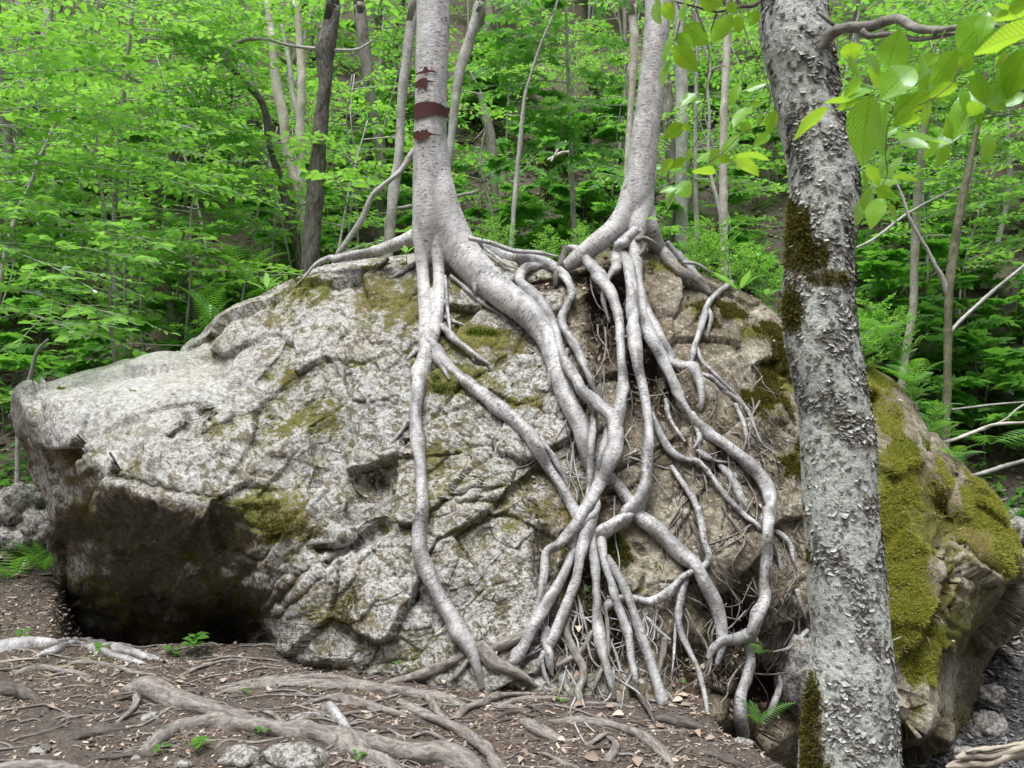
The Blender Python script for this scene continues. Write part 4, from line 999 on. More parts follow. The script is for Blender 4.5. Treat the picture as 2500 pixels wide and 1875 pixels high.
groot([('G', [(180, 995, 20), (330, 948, 45), (480, 932, 60), (620, 970, 60), (760, 1000, 50), (905, 1032, 24)])], 'root', 'shorter pale root tight beside the pale ringed root', G1)
groot([('G', [(725, 1185, 70), (850, 1180, 120), (1000, 1232, 156), (1150, 1282, 146), (1300, 1312, 120), (1430, 1335, 100), (1560, 1380, 80)])], 'rootdull', 'stubby thick root with a blunt end beside the arched one', G1)
groot([('G', [(820, 1200, 46), (812, 1280, 32), (760, 1340, 30), (680, 1402, 12)])])
groot([('G', [(770, 1610, 40), (880, 1525, 90), (1000, 1435, 112), (1150, 1395, 112), (1350, 1390, 112), (1550, 1412, 120), (1750, 1442, 122), (1950, 1455, 122), (2100, 1492, 150), (2200, 1570, 120), (2350, 1640, 100), (2420, 1690, 90)])], 'rootdull', 'big arched root humped over the two pale stones', G1)
groot([('H', [(60, 1440, 90), (150, 1455, 112), (280, 1505, 120), (400, 1560, 130), (550, 1592, 150), (700, 1592, 150), (850, 1620, 120), (960, 1658, 70)])], 'rootdull', 'thick root branching off the arched root across the path', G1)
groot([('G', [(-80, 1190, 120), (0, 1190, 126), (100, 1205, 116), (200, 1232, 80), (258, 1255, 26)])], 'rootdark', 'broad brown root stub sunk in mossy soil', G1)
groot([('G', [(400, 1485, 36), (520, 1445, 60), (650, 1432, 60), (775, 1420, 26)])], 'rootdark')
groot([('G', [(-80, 1650, 50), (200, 1645, 60), (400, 1655, 60), (600, 1690, 60)])])
groot([('G', [(1285, 1212, 14), (1400, 1190, 56), (1550, 1155, 50), (1800, 1152, 66), (2000, 1162, 70), (2212, 1168, 72)]), ('H', [(450, 1200, 76), (600, 1222, 70), (750, 1252, 70), (860, 1295, 40)])], 'rootdull', 'long straight root parallel to the foot of the boulder', G1)
groot([('G', [(1250, 1182, 18), (1500, 1142, 40), (1800, 1122, 46), (2000, 1112, 40), (2155, 1128, 16)])])
groot([('H', [(-20, 1215, 40), (120, 1250, 60), (250, 1290, 60), (400, 1322, 50), (490, 1345, 24)])])
groot([('H', [(425, 1232, 30), (530, 1302, 50), (650, 1372, 56), (780, 1432, 66), (880, 1492, 66), (960, 1552, 66), (1010, 1612, 70), (1060, 1670, 56)])], 'rootdull', 'silvery root running diagonally over the thick branching root', G1)
groot([('H', [(590, 1195, 40), (640, 1290, 40), (700, 1352, 36), (785, 1412, 22)])])
groot([('H', [(765, 1360, 46), (830, 1302, 50), (930, 1272, 56), (1000, 1242, 60), (1100, 1222, 26), (1260, 1210, 14)])])
groot([('H', [(1000, 1292, 24), (1150, 1252, 36), (1300, 1242, 36), (1490, 1240, 20)])])
groot([('H', [(865, 1402, 18), (1000, 1362, 30), (1130, 1312, 36), (1260, 1310, 16)])], 'rootdark')
groot([('H', [(1165, 1345, 40), (1260, 1422, 80), (1360, 1472, 70), (1445, 1502, 34)])])
groot([('H', [(1300, 1362, 34), (1500, 1372, 46), (1650, 1392, 50), (1800, 1432, 60), (1930, 1502, 66), (2020, 1572, 70), (2110, 1650, 56)])], 'rootdull', 'long root slanting toward the big flaky trunk', G1)
groot([('H', [(1955, 1350, 46), (2100, 1362, 60)]), ('I', [(10, 1362, 60), (120, 1372, 66), (230, 1392, 60), (325, 1425, 18)])], 'rootdark', 'short dark root by the bank edge', G1)
groot([('I', [(150, 1540, 26), (280, 1552, 50), (420, 1592, 50), (560, 1652, 44)])], 'rootdark')
groot([('H', [(1545, 1535, 26), (1650, 1462, 30), (1705, 1440, 16)])])
groot([('H', [(1665, 1620, 36), (1722, 1552, 50), (1722, 1502, 30), (1678, 1460, 14)])])
groot([('H', [(-10, 1260, 50), (60, 1352, 70), (125, 1425, 56)])], 'root', 'silver root stub leaning on the arched root', G1)
groot([('H', [(170, 1412, 18), (300, 1422, 26), (450, 1422, 26), (570, 1432, 14)])], 'rootdark')
groot([('G', [(1595, 1305, 18), (1660, 1352, 36), (1725, 1405, 24)])])
groot([('G', [(1735, 1362, 28), (1830, 1342, 36), (1925, 1325, 16)])], 'root')
groot([('H', [(1535, 1258, 16), (1700, 1280, 26), (1860, 1292, 16)])])
groot([('G', [(330, 1060, 20), (480, 1020, 30), (640, 1040, 34), (800, 1080, 30), (960, 1100, 16)])])
groot([('G', [(60, 1100, 40), (220, 1060, 50), (420, 1080, 44), (560, 1110, 16)])])
groot([('G', [(1050, 1120, 14), (1180, 1060, 26), (1330, 1020, 20), (1480, 1000, 10)])])
groot([('G', [(520, 1610, 20), (700, 1590, 40), (860, 1580, 46), (980, 1600, 20)])], 'rootdark')
r3 = np.random.default_rng(17)
for k in range(26):
    x, y = r3.uniform(-100, 2212), r3.uniform(1230, 1640)
    cr = 'GH'[k % 2]
    if cr == 'H' and x > 1900: x -= 500
    L = r3.uniform(150, 420); s_ = r3.uniform(-.12, .45) * (1 if cr == 'H' else -.6); w_ = r3.uniform(10, 26)
    groot([(cr, [(x, y, w_ * .6), (x + L * .3, y + L * .3 * s_ + r3.normal(0, 12), w_), (x + L * .65, y + L * .65 * s_ + r3.normal(0, 12), w_), (x + L, y + L * s_, w_ * .5)])], r3.choice(['rootdull', 'rootdark', 'rootdull']), sink=.42)

# mat of fine roots and stems over the path, past counting
g = Geo(); r2 = np.random.default_rng(19)
for k in range(210):
    x, y = r2.uniform(-3.6, 1.3), r2.uniform(3.5, 5.6)
    if x > 1.0 + (4.4 - y) * .35: continue
    a_ = r2.normal(.1, .55) + (math.pi if r2.random() < .5 else 0); L = r2.uniform(.15, .7)
    t_ = np.linspace(0, 1, 6)
    xs = x + np.cos(a_) * L * t_ + r2.normal(0, .02, 6); ys = y + np.sin(a_) * L * t_ + r2.normal(0, .02, 6)
    rr = r2.uniform(.002, .008)
    zs = ground_z(xs, ys) + rr * .4 + np.where((t_ > 0) & (t_ < 1), r2.uniform(0, .008), -.01)
    V, Q, B = tube(np.stack([xs, ys, zs], 1), np.full(6, rr) * np.array([.5, 1, 1, 1, .9, .4]), sides=6, step=.03, rough=.05, seed=k, cap=False)
    g.add(V, Q, bark=B)
o = link('fine_roots', g.mesh('fine_roots'), M['rootdull'])
tag(o, 'mat of thin grey rootlets woven through the litter of the path', 'rootlets', kind='stuff')

# ------------------------------------------------------------------ the flaky trunk in front
YF = 3.7
tf_ = empty('flaky_bark_tree', (at(2060, 1875, YF)[0], YF, float(ground_z(np.array([1.5]), np.array([YF]))[0])), label='big tree with pale curling flaky bark and moss standing beside the boulder', cat='tree')
ftr = [('C', [(740, -1500, 380, YF), (790, -500, 390, YF), (822, 0, 402, YF), (825, 120, 412, YF), (855, 300, 425, YF), (898, 500, 405, YF), (925, 700, 398, YF), (978, 900, 412, YF), (1006, 1100, 415, YF), (1006, 1300, 410, YF), (990, 1500, 400, YF)]),
       ('F', [(975, 200, 420, YF), (978, 400, 430, YF), (1000, 600, 436, YF), (1035, 800, 436, YF), (1075, 1000, 426, YF), (1096, 1200, 446, YF), (1104, 1400, 446, YF)]), ('I', [(1108, 100, 440, YF), (1128, 300, 444, YF), (1152, 600, 462, YF), (1174, 900, 470, YF), (1170, 1200, 530, YF), (1160, 1500, 575, YF), (1155, 1800, 620, YF), (1150, 2200, 720, YF), (1150, 2500, 800, YF)])]
FA, FR = trace(ftr, dense=10)
FR = FR * .965
FC = catmull(np.concatenate([FA, FR[:, None]], 1), 0.012)
kz = np.argsort(FC[:, 2])
def ftrunk(z):
    return [np.interp(z, FC[kz, 2], FC[kz, c]) for c in (0, 1, 3)]
nth, zz = 200, np.arange(FC[:, 2].min(), FC[:, 2].max(), 0.009)
thf = np.arange(nth) / nth * 2 * math.pi
cxf, cyf, rf = ftrunk(zz)
TH_, ZZ_ = np.meshgrid(thf, zz)
q = np.stack([np.cos(TH_) * 0.18, np.sin(TH_) * 0.18, ZZ_], -1).reshape(-1, 3)
lump = fbm(q, 5, 3, 201).reshape(TH_.shape)
of, tl, ef = facets(q * np.array([1, 1, 1.25]), 30, 211)
of2, tl2, ef2 = facets(q * np.array([1, 1, 1.4]), 58, 221)
act = sstep(-0.10, 0.22, fbm(q, 9, 4, 231))                       # where the bark flakes most
flk = (act * (0.0030 * of + 0.004 * tl - 0.003 * np.exp(-ef / .06)) + 0.0012 * of2 + 0.002 * tl2 * act).reshape(TH_.shape)
def fmoss_at(th_, z_):
    # angle: -pi/2 faces the camera, pi is the far side of its left edge
    px_ = 1250 + (np.interp(z_, zz, cxf) + np.cos(th_) * np.interp(z_, zz, rf)) / YF * FPX
    py_ = 937.5 - (z_ - CAM_Z) / YF * FPX
    fr = sstep(0.35, -0.1, np.sin(th_))
    m = blob(px_, py_, [(1925, 560, 40, 80, 1.), (1955, 640, 50, 45, 1.), (1990, 690, 60, 28, .9), (1920, 760, 26, 70, .85), (1905, 500, 25, 60, .8), (2065, 270, 22, 25, .9), (1960, 1500, 20, 220, .95), (1955, 1750, 34, 180, 1.1), (1960, 1850, 40, 80, .9)])
    thin = blob(px_, py_, [(2050, 1030, 90, 45, .75), (2090, 1080, 60, 30, .6), (2090, 870, 60, 40, .3), (2040, 1780, 120, 80, .45), (1980, 1400, 30, 120, .4)])
    return m * fr, np.maximum(m, thin) * fr
mm, mth = fmoss_at(TH_.ravel(), ZZ_.ravel())
RR = rf[:, None] * (1 + 0.05 * lump) + flk
VFt = np.stack([cxf[:, None] + np.cos(TH_) * RR, cyf[:, None] + np.sin(TH_) * RR, ZZ_], -1).reshape(-1, 3)
i, j = np.meshgrid(np.arange(len(zz) - 1), np.arange(nth), indexing='ij'); k = (j + 1) % nth
QFt = np.stack([i * nth + j, i * nth + k, (i + 1) * nth + k, (i + 1) * nth + j], -1).reshape(-1, 4)
b = MB('flaky_bark')
c = b.attr('bark', 'Vector')
n1 = b.noise(b.vmul(c, (1, 1, 1.6)), 26.0, 5, 0.65, dist=0.4); n2 = b.noise(c, 85.0, 4, 0.7); n3 = b.noise(c, 6.5, 3)
col = b.mix(b.ramp(n1, [(0.38, 0.0), (0.62, 1.0)]), (0.44, 0.47, 0.43), (0.72, 0.76, 0.715))
col = b.mix(b.ramp(b.math('ADD', b.attr('act'), b.math('MULTIPLY', b.math('SUBTRACT', n1, .5), .8)), [(0.45, 0.0), (0.75, 0.5)]), col, b.mix(n2, (0.17, 0.17, 0.155), (0.44, 0.45, 0.425)))
col = b.mix(b.math('MULTIPLY', b.ramp(b.math('ADD', b.math('MULTIPLY', n2, .55), b.math('MULTIPLY', n1, .45)), [(0.37, 1.0), (0.44, 0.0)]), 0.85), col, (0.06, 0.052, 0.045))
col = b.mix(b.ramp(b.math('ADD', b.attr('moss'), b.math('MULTIPLY', b.math('SUBTRACT', n1, .5), 1.1)), [(0.40, 0.0), (0.60, 0.9)]), col, b.mix(n2, (0.055, 0.045, 0.014), (0.14, 0.115, 0.028)))
vd = b.n('TexVoronoi', feature='F1'); b.set(vd.inputs['Vector'], b.vmul(b.mix(0.035, c, b.noise(c, 40.0, 2, out='Color')), (1, 1, 1.35))); vd.inputs['Scale'].default_value = 62.0
vr = b.n('RGBToBW'); b.set(vr.inputs[0], vd.outputs['Color'])
ring = b.ramp(vd.outputs['Distance'], [(0.22, 0.35), (0.34, 1.0), (0.46, 0.9), (0.56, 0.0)])
ring = b.math('MULTIPLY', ring, b.ramp(b.math('ADD', vr.outputs[0], b.math('MULTIPLY', b.math('SUBTRACT', b.attr('act'), .5), .5)), [(0.40, 0.0), (0.50, 0.8)]))
col = b.mix(ring, col, (0.085, 0.075, 0.062))
M['flaky'] = b.done(b.principled(col, 0.85, b.bump(b.math('ADD', n1, b.math('MULTIPLY', n2, .6)), 0.9, 0.010), 0.2))
b = MB('bark_flake')
g_ = b.n('NewGeometry').outputs['Random Per Island']
M['flake'] = b.done(b.principled(b.ramp(g_, [(0.0, (0.07, 0.064, 0.054)), (0.4, (0.20, 0.195, 0.175)), (0.75, (0.38, 0.385, 0.36)), (1.0, (0.58, 0.60, 0.57))]), 0.85, None, 0.15))
link('trunk', mesh_np('trunk', VFt, QFt[:, ::-1], True, {'bark': q, 'moss': mth, 'act': act}), M['flaky'], tf_)
# curled flakes of bark
nfl = 13000
zf = rng.uniform(0.0, 3.9, nfl); tf2 = rng.uniform(-math.pi, 0.2, nfl)
qf = np.stack([np.cos(tf2) * .18, np.sin(tf2) * .18, zf], 1)
keepf = (sstep(-0.10, 0.22, fbm(qf, 9, 4, 231)) * .9 + 0.06 > rng.random(nfl))
mf_, _ = fmoss_at(tf2, zf)
keepf &= mf_ < .5
zf, tf2 = zf[keepf], tf2[keepf]
cx2, cy2, r2_ = ftrunk(zf)
lum2 = fbm(np.stack([np.cos(tf2) * .18, np.sin(tf2) * .18, zf], 1), 5, 3, 201)
r2_ = r2_ * (1 + .05 * lum2) + .001
wd = rng.uniform(.005, .016, len(zf)); hg = rng.uniform(.005, .015, len(zf)); cu = rng.uniform(.001, .006, len(zf))
skew = rng.normal(0, .35, len(zf))
Vs = []
for (uu, vv, ww) in ((-.75, 0, 0), (.75, 0.1, 0), (-1., -.5, .55), (1., -.45, .55), (-.35, -1, 1.5), (.4, -1.05, 1.5)):
    ang = tf2 + (uu * wd + rng.normal(0, .0028, len(zf))) / r2_
    rr = r2_ + ww * cu
    Vs.append(np.stack([cx2 + np.cos(ang) * rr, cy2 + np.sin(ang) * rr, zf + vv * hg * 1.2 + rng.normal(0, .0016, len(zf)) + uu * wd * skew], 1))
Vs = np.stack(Vs, 1).reshape(-1, 3)
kk = np.arange(len(zf))[:, None] * 6
fl = link('bark_flakes', mesh_np('bark_flakes', Vs, np.concatenate([kk + [[0, 2, 3, 1]], kk + [[2, 4, 5, 3]]]), True), M['flake'], tf_)
fl['kind'] = 'stuff'
# moss pads of the trunk
nm = 150000
zm = rng.uniform(0.0, 3.3, nm); tm = rng.uniform(-math.pi * 1.25, 0.3, nm)
pm, _ = fmoss_at(tm, zm)
sel = pm * 1.25 - .5 + .75 * fbm(np.stack([np.cos(tm) * .18, np.sin(tm) * .18, zm], 1), 11, 4, 241, .65) > rng.random(nm) * .75
zm, tm = zm[sel], tm[sel]
cx3, cy3, r3_ = ftrunk(zm)
Nm = np.stack([np.cos(tm), np.sin(tm), 0 * tm], 1)
tufts('moss', np.stack([cx3, cy3, zm], 1) + Nm * (r3_ * 1.0 + .002)[:, None], Nm, M['mossdark'], tf_, 0.022, lab='olive brown moss pads on the bark')

# its bent branch, twigs and big leaves
br = link('branch', tube_mesh('branch', *trace([('C', [(900, 330, 60, YF - .12), (985, 285, 74, YF - .13), (1050, 205, 76, YF - .15), (1150, 168, 64, YF - .2), (1280, 160, 60, YF - .3), (1400, 122, 58, YF - .45), (1470, 116, 52, YF - .55), (1560, 168, 50, YF - .7), (1700, 180, 42, YF - .9), (1810, 165, 36, YF - 1.05), (1950, 140, 26, YF - 1.2), (2100, 152, 20, YF - 1.35), (2300, 120, 14, YF - 1.5)])]), sides=14, step=.012, rough=.05, seed=301), M['greybark'], tf_)
def twig(parent, L, seed, name='twig', mat='twig', sides=6, **k):
    return link(name, tube_mesh(name, *trace(L), sides=sides, step=.012, rough=.05, seed=seed), M[mat], parent)
twig(br, [('C', [(1240, 190, 50, YF - .28), (1300, 215, 34, YF - .32), (1420, 205, 30, YF - .5), (1560, 235, 30, YF - .7), (1700, 220, 26, YF - .9), (1800, 200, 16, YF - 1)])], 302, mat='greybark', sides=10)
twig(br, [('C', [(975, 75, 24, YF - .17), (1010, 100, 26, YF - .2), (1070, 150, 22, YF - .2)])], 303, mat='greybark', sides=8)
NEAR_MORE = []
TWG = [[(1220, 230, 10, 3.4), (1210, 340, 8, 3.2), (1205, 410, 5, 3.1)], [(1740, 180, 10, 2.7), (1700, 250, 9, 2.4), (1600, 345, 8, 2.2), (1470, 385, 6, 2.1)], [(1950, 140, 10, 2.45), (2010, 300, 9, 2.3), (1900, 350, 8, 2.2), (1830, 400, 8, 2.1), (1780, 500, 7, 2.1), (1650, 600, 7, 2.0), (1500, 660, 6, 2.0), (1410, 720, 6, 2.0), (1380, 900, 7, 2.0), (1390, 1050, 6, 2.0), (1330, 1150, 5, 2.0)],
       [(2100, 150, 9, 2.3), (2060, 250, 8, 2.2), (2200, 260, 7, 2.2), (2300, 230, 6, 2.2)], [(2010, 300, 8, 2.3), (2030, 400, 7, 2.2), (1990, 480, 6, 2.1)], [(1500, 660, 5, 2.0), (1320, 600, 6, 2.1), (1150, 655, 6, 2.3), (1040, 650, 5, 2.4)]]
for k_, L in enumerate(TWG): twig(br, [('C', L)], 310 + k_)
r9 = np.random.default_rng(44)
for (cx9, cy9, n9, sx9, sy9) in [(1500, 420, 7, 140, 120), (1350, 800, 5, 60, 150), (1950, 420, 9, 200, 170), (1320, 1130, 4, 60, 70), (1700, 560, 5, 130, 90), (2120, 200, 6, 90, 110), (1230, 400, 4, 80, 90), (1560, 850, 3, 110, 50)]:
    for _ in range(n9):
        x9, y9 = r9.normal(cx9, sx9), r9.normal(cy9, sy9)
        a9 = r9.normal(1.9, .6); l9 = r9.uniform(110, 210)
        big_leaf_spec = (x9, y9, x9 + math.cos(a9) * l9, y9 + math.sin(a9) * l9, l9 * r9.uniform(.25, .56))
        NEAR_MORE.append(big_leaf_spec)
lb = link('branch', tube_mesh('branch', *trace([('C', [(700, -120, 34, YF - .1), (610, 20, 26, YF - .3), (500, 42, 20, YF - .5), (370, 70, 16, YF - .7), (240, 40, 12, YF - .8), (120, 10, 10, YF - .8)])]), sides=8, step=.012, rough=.05, seed=321), M['twig'], tf_)
TW2 = [[(130, 10, 9, 2.9), (150, 100, 9, 2.9), (120, 250, 6, 2.9)], [(370, 70, 9, 3.0), (335, 190, 8, 3.0), (340, 275, 5, 3.0)], [(500, 42, 8, 3.2), (560, 250, 7, 3.0), (690, 560, 6, 2.9), (630, 740, 5, 2.9), (520, 800, 5, 2.9), (400, 920, 5, 2.9), (300, 985, 5, 2.9)], [(240, 40, 8, 2.9), (320, 300, 6, 2.9), (290, 650, 6, 2.9), (270, 790, 5, 2.9), (225, 900, 5, 2.9), (200, 1010, 5, 2.9), (130, 1110, 5, 2.9)], [(290, 650, 5, 2.9), (220, 730, 5, 2.9), (160, 755, 4, 2.9)], [(560, 250, 6, 3.0), (520, 480, 5, 2.9), (545, 545, 4, 2.9)]]
for k_, L in enumerate(TW2): twig(lb, [('C', L)], 330 + k_)

def leaf_shape(nv=13, fold=0.18, serr=0.03, kind='beech'):
    v = np.linspace(0, 1, nv)
    wdt = np.sin(math.pi * v ** 0.86) ** 0.85 * (1 - 0.25 * v) * 0.30
    wdt[0] = 0.004; wdt[-1] = 0.002
    ser = serr * (np.arange(nv) % 2) * (wdt > .05)
    rows = []; uv = []
    for k in range(nv):
        for u in (-1, -.5, 0, .5, 1):
            ww = (wdt[k] + ser[k] * .5) * u
            rows.append([ww, v[k], abs(u) * wdt[k] * fold - 0.16 * (v[k] - .35) ** 2]); uv.append([u * wdt[k] / .27, v[k], 0])
    Q = []
    for k in range(nv - 1):
        for m in range(4): Q.append([k * 5 + m, k * 5 + m + 1, (k + 1) * 5 + m + 1, (k + 1) * 5 + m])
    return np.array(rows), np.array(Q), np.array(uv)
LS, LQ, LU = leaf_shape(23)
def big_leaf(parent, x0, y0, x1, y1, wpx, Y, mat='leaf_near', crop='C', name='leaf', shape=None):
    A_, B_ = at(*nat(crop, x0, y0), Y), at(*nat(crop, x1, y1), Y - random.uniform(-.04, .05))
    ax = B_ - A_; Ln = np.linalg.norm(ax); ax = ax / Ln
    vd = np.array([A_[0], A_[1], A_[2] - CAM_Z]); vd /= np.linalg.norm(vd)
    side0 = np.cross(ax, vd); side0 /= np.linalg.norm(side0)
    cosw = min(1.0, (wpx / KZ / FPX * Y) / (0.56 * Ln)); sc = max(1.0, (wpx / KZ / FPX * Y) / (0.56 * Ln))
    ang = math.acos(cosw) * random.choice((-1, 1)) + random.uniform(-.1, .1)
    side = side0 * math.cos(ang) + np.cross(ax, side0) * math.sin(ang)
    nrm = np.cross(side, ax)
    if nrm[2] < 0: nrm = -nrm
    V = LS * np.array([sc, 1, 1])
    V = V + np.array([0, 0, .03]) * np.sin(V[:, 1:2] * 9 + random.random() * 6) * (abs(V[:, 0:1]) * 2)
    W_ = A_ + Ln * (V[:, :1] * side + V[:, 1:2] * ax + V[:, 2:3] * nrm)
    pet = A_ - ax * Ln * .12
    sd = side * .0012
    W2 = np.concatenate([W_, [pet - sd, pet + sd, A_ + ax * Ln * .04 + sd, A_ + ax * Ln * .04 - sd]])
    Q2 = np.concatenate([LQ, [[len(W_), len(W_) + 1, len(W_) + 2, len(W_) + 3]]])
    U2 = np.concatenate([LU, np.zeros((4, 3))])
    return link(name, mesh_np(name, W2, Q2, True, {'leafuv': U2}), M[mat], parent)
for (x0, y0, x1, y1, wp) in [(1400, 400, 1470, 175, 190), (1550, 400, 1350, 590, 180), (1290, 570, 1230, 1010, 205), (1385, 610, 1345, 940, 90), (1995, 100, 1815, 315, 230), (2260, 190, 1890, 300, 130), (2240, 70, 1990, 112, 80), (1990, 505, 1770, 830, 175), (1815, 300, 1650, 520, 150), (2240, 300, 2060, 570, 150), (2080, 510, 2000, 630, 120), (1840, 320, 1890, 430, 90),
                             (1350, 1185, 1290, 1370, 112), (1300, 1135, 1220, 1270, 90), (1325, 1130, 1435, 1180, 84), (1440, 825, 1790, 850, 46), (1465, 850, 1655, 880, 64), (1645, 555, 1460, 690, 115), (1240, 480, 1115, 585, 84), (1165, 255, 1185, 370, 124), (1265, 320, 1355, 455, 64), (1275, 995, 1345, 1115, 76), (1415, 1060, 1590, 1080, 44), (1035, 645, 815, 835, 70), (1180, 600, 1010, 612, 44), (1095, 650, 1240, 585, 64),
                             (2100, 640, 1960, 560, 100), (1920, 440, 1990, 640, 110), (2180, 420, 2110, 600, 120), (1560, 640, 1420, 760, 90), (1950, 230, 2000, 60, 110), (1700, 330, 1560, 400, 80), (2212, 560, 2050, 640, 90), (2120, 60, 2240, 10, 90), (1780, 830, 1740, 700, 60), (1580, 330, 1640, 420, 70)]:
    big_leaf(br, x0, y0, x1, y1, wp, 2.05 + random.uniform(-.12, .12))
for sp_ in NEAR_MORE: big_leaf(br, *sp_, 2.2 + random.uniform(-.2, .2))
for (x0, y0, x1, y1, wp) in [(270, -10, 410, 30, 120), (170, 155, 325, 265, 132), (455, 85, 330, 265, 112), (490, 95, 505, 205, 72), (115, 275, 255, 430, 122), (130, 205, 225, 285, 84), (105, 215, 35, 385, 52), (85, 350, 35, 525, 54), (55, 15, 105, 130, 84), (0, 0, 25, 145, 64), (170, 15, 165, 135, 54), (565, 635, 465, 755, 54), (505, 505, 450, 630, 62), (540, 540, 670, 495, 54), (570, 632, 645, 618, 40),
                             (725, 665, 665, 805, 74), (515, 735, 580, 795, 64), (690, 800, 585, 875, 64), (505, 808, 385, 935, 54), (475, 930, 690, 950, 44), (475, 945, 625, 1050, 76), (385, 905, 305, 1005, 74), (385, 945, 450, 965, 64), (355, 1040, 215, 1015, 54), (255, 975, 365, 895, 34), (165, 745, 50, 830, 92), (165, 748, 215, 785, 44), (105, 955, 25, 1045, 54), (215, 895, 185, 965, 44), (145, 1095, 205, 1180, 114), (125, 1105, 65, 1260, 54), (130, 1130, 20, 1150, 40),
                             (620, 60, 560, 160, 70), (440, 20, 480, 80, 70), (240, 560, 140, 640, 50), (200, 610, 290, 600, 40), (640, 690, 600, 760, 44), (180, 950, 90, 1010, 60)]:
    big_leaf(lb, x0, y0, x1, y1, wp, 2.9 + random.uniform(-.15, .15))

# ------------------------------------------------------------------ background trees, each traced stem at its own distance on the slope
def ground_y_depth(px, Y):
    x = (px - 1250) / FPX * Y
    return float(ground_z(np.array([x]), np.array([Y]), False)[0])
def bg_tree(label, Y, stems, mat, name='tree', cat='tree', group=None, up=True, sides=12, rough=.05, base=True, twigs=()):
    first = None; objs = []
    t = empty(name, (0, 0, 0), label=label, cat=cat, group=group)
    for si, (L, m_) in enumerate(stems):
        SEED[0] += 1
        L = [(c_, [(p[0], p[1], p[2], Y + (p[3] if len(p) > 3 else 0)) for p in l]) for c_, l in L]
        W_, r = trace(L, dense=20)
        if W_[0, 2] < W_[-1, 2]: W_, r = W_[::-1], r[::-1]
        r = r * .85
        if si == 0:
            gz = float(ground_z(W_[-1:, 0], W_[-1:, 1], False)[0])
            if base and W_[-1, 2] > gz - .05:
                n_ = max(2, int((W_[-1, 2] - gz) / .3) + 1)
                dl = (W_[-1] - W_[max(0, len(W_) - 6)]); dl = dl / (abs(dl[2]) + 1e-6)
                dl[:2] = np.clip(dl[:2], -.5, .5)
                ex = [W_[-1] + np.array([dl[0] * .6, 0, -1]) * (W_[-1, 2] - gz + .15) * (k + 1) / n_ for k in range(n_)]
                W_ = np.concatenate([W_, ex]); r = np.concatenate([r, np.linspace(r[-1], r[-1] * 1.25, n_)])
            t.location = tuple(W_[-1])
            first = W_
        if up and W_[0, 2] > CAM_Z + .44 * Y:
            d_ = W_[0] - W_[3]; d_ = d_ / np.linalg.norm(d_)
            W_ = np.concatenate([[W_[0] + d_ * 3.0 + np.array([.1, 0, .2])], W_]); r = np.concatenate([[r[0] * .75], r])
        nm_ = 'trunk' if si == 0 else 'branch'
        link(nm_, tube_mesh(nm_, W_, r, sides=sides, step=.05, rough=rough, seed=SEED[0]), M[m_ or mat], t)
    return t
bg_tree('dark rough barked tree rising behind the boulder with a knot hole', 9.2, [([('A', [(2000, 0, 95), (1985, 150, 105), (1952, 290, 130), (1950, 400, 110), (1952, 500, 100), (1935, 650, 96), (1920, 800, 100), (1905, 1000, 110), (1890, 1200, 112), (1870, 1400, 116), (1850, 1640, 122)])], None),
        ([('A', [(1900, 292, 26), (1800, 282, 22), (1700, 265, 20), (1600, 236, 20), (1480, 238, 26), (1400, 275, 28), (1330, 350, 24), (1220, 420, 14)])], 'palegrey'), ([('A', [(1950, 300, 24), (2050, 300, 20), (2150, 295, 16), (2240, 240, 10)])], 'palegrey')], 'darkbark', sides=22, rough=.05)
bg_tree('twin stemmed peeling paper birch forking low behind the dark tree', 10.6, [([('A', [(1770, -40, 44), (1790, 150, 48), (1800, 300, 50), (1812, 500, 60), (1802, 700, 62), (1800, 900, 70), (1812, 1100, 74), (1835, 1330, 84), (1842, 1480, 86)])], None), ([('A', [(1600, -40, 44), (1620, 150, 50), (1640, 350, 56), (1665, 550, 68), (1700, 700, 68), (1712, 850, 64), (1742, 1000, 72), (1792, 1150, 78), (1830, 1300, 60)])], None), ([('A', [(1690, 150, 18), (1735, 380, 30), (1755, 560, 38), (1785, 700, 40), (1800, 820, 30)])], 'palegrey')], 'paper', sides=16)
bg_tree('dark crooked tree with an arching limb beside the twin birch', 9.9, [([('A', [(1180, 330, 22), (1350, 375, 40), (1450, 480, 46), (1550, 580, 50), (1600, 700, 46), (1612, 850, 46), (1650, 980, 50), (1700, 1150, 52), (1750, 1350, 56), (1795, 1560, 52)])], None), ([('A', [(1380, 335, 34), (1300, 440, 32), (1255, 570, 30), (1200, 622, 26), (1150, 560, 16), (1105, 530, 8)])], 'palegrey'), ([('A', [(1650, 980, 24), (1560, 880, 18), (1480, 780, 14), (1430, 730, 8)])], 'palegrey')], 'darkbark')
bg_tree('slim grey tree standing between dark trunk and spotted birch', 12.0, [([('B', [(185, -20, 80), (210, 200, 84), (238, 420, 84), (255, 600, 78), (300, 800, 80), (330, 1000, 80), (325, 1200, 84), (320, 1460, 88)])], None)], 'greybark', sides=14)
bg_tree('pale birch with dark spots close behind the scarred birch', 8.9, [([('B', [(515, 0, 68), (480, 300, 66), (445, 600, 66), (430, 900, 68), (402, 1100, 74), (372, 1400, 76), (365, 1480, 76)])], None)], 'palegrey', sides=16)
bg_tree('thin pale stem leaning away behind the spotted birch', 8.7, [([('B', [(540, 870, 40), (500, 930, 46), (440, 1022, 40), (360, 1092, 36), (270, 1172, 40), (200, 1322, 44), (80, 1502, 42), (60, 1530, 40)])], None)], 'palegrey', up=False)
bg_tree('grey slanting tree emerging from behind the scarred birch', 9.4, [([('B', [(935, -40, 62), (905, 50, 62), (850, 250, 70), (790, 450, 66), (757, 700, 60), (730, 930, 56), (690, 1200, 60), (670, 1400, 60)])], None)], 'palegrey', sides=14)
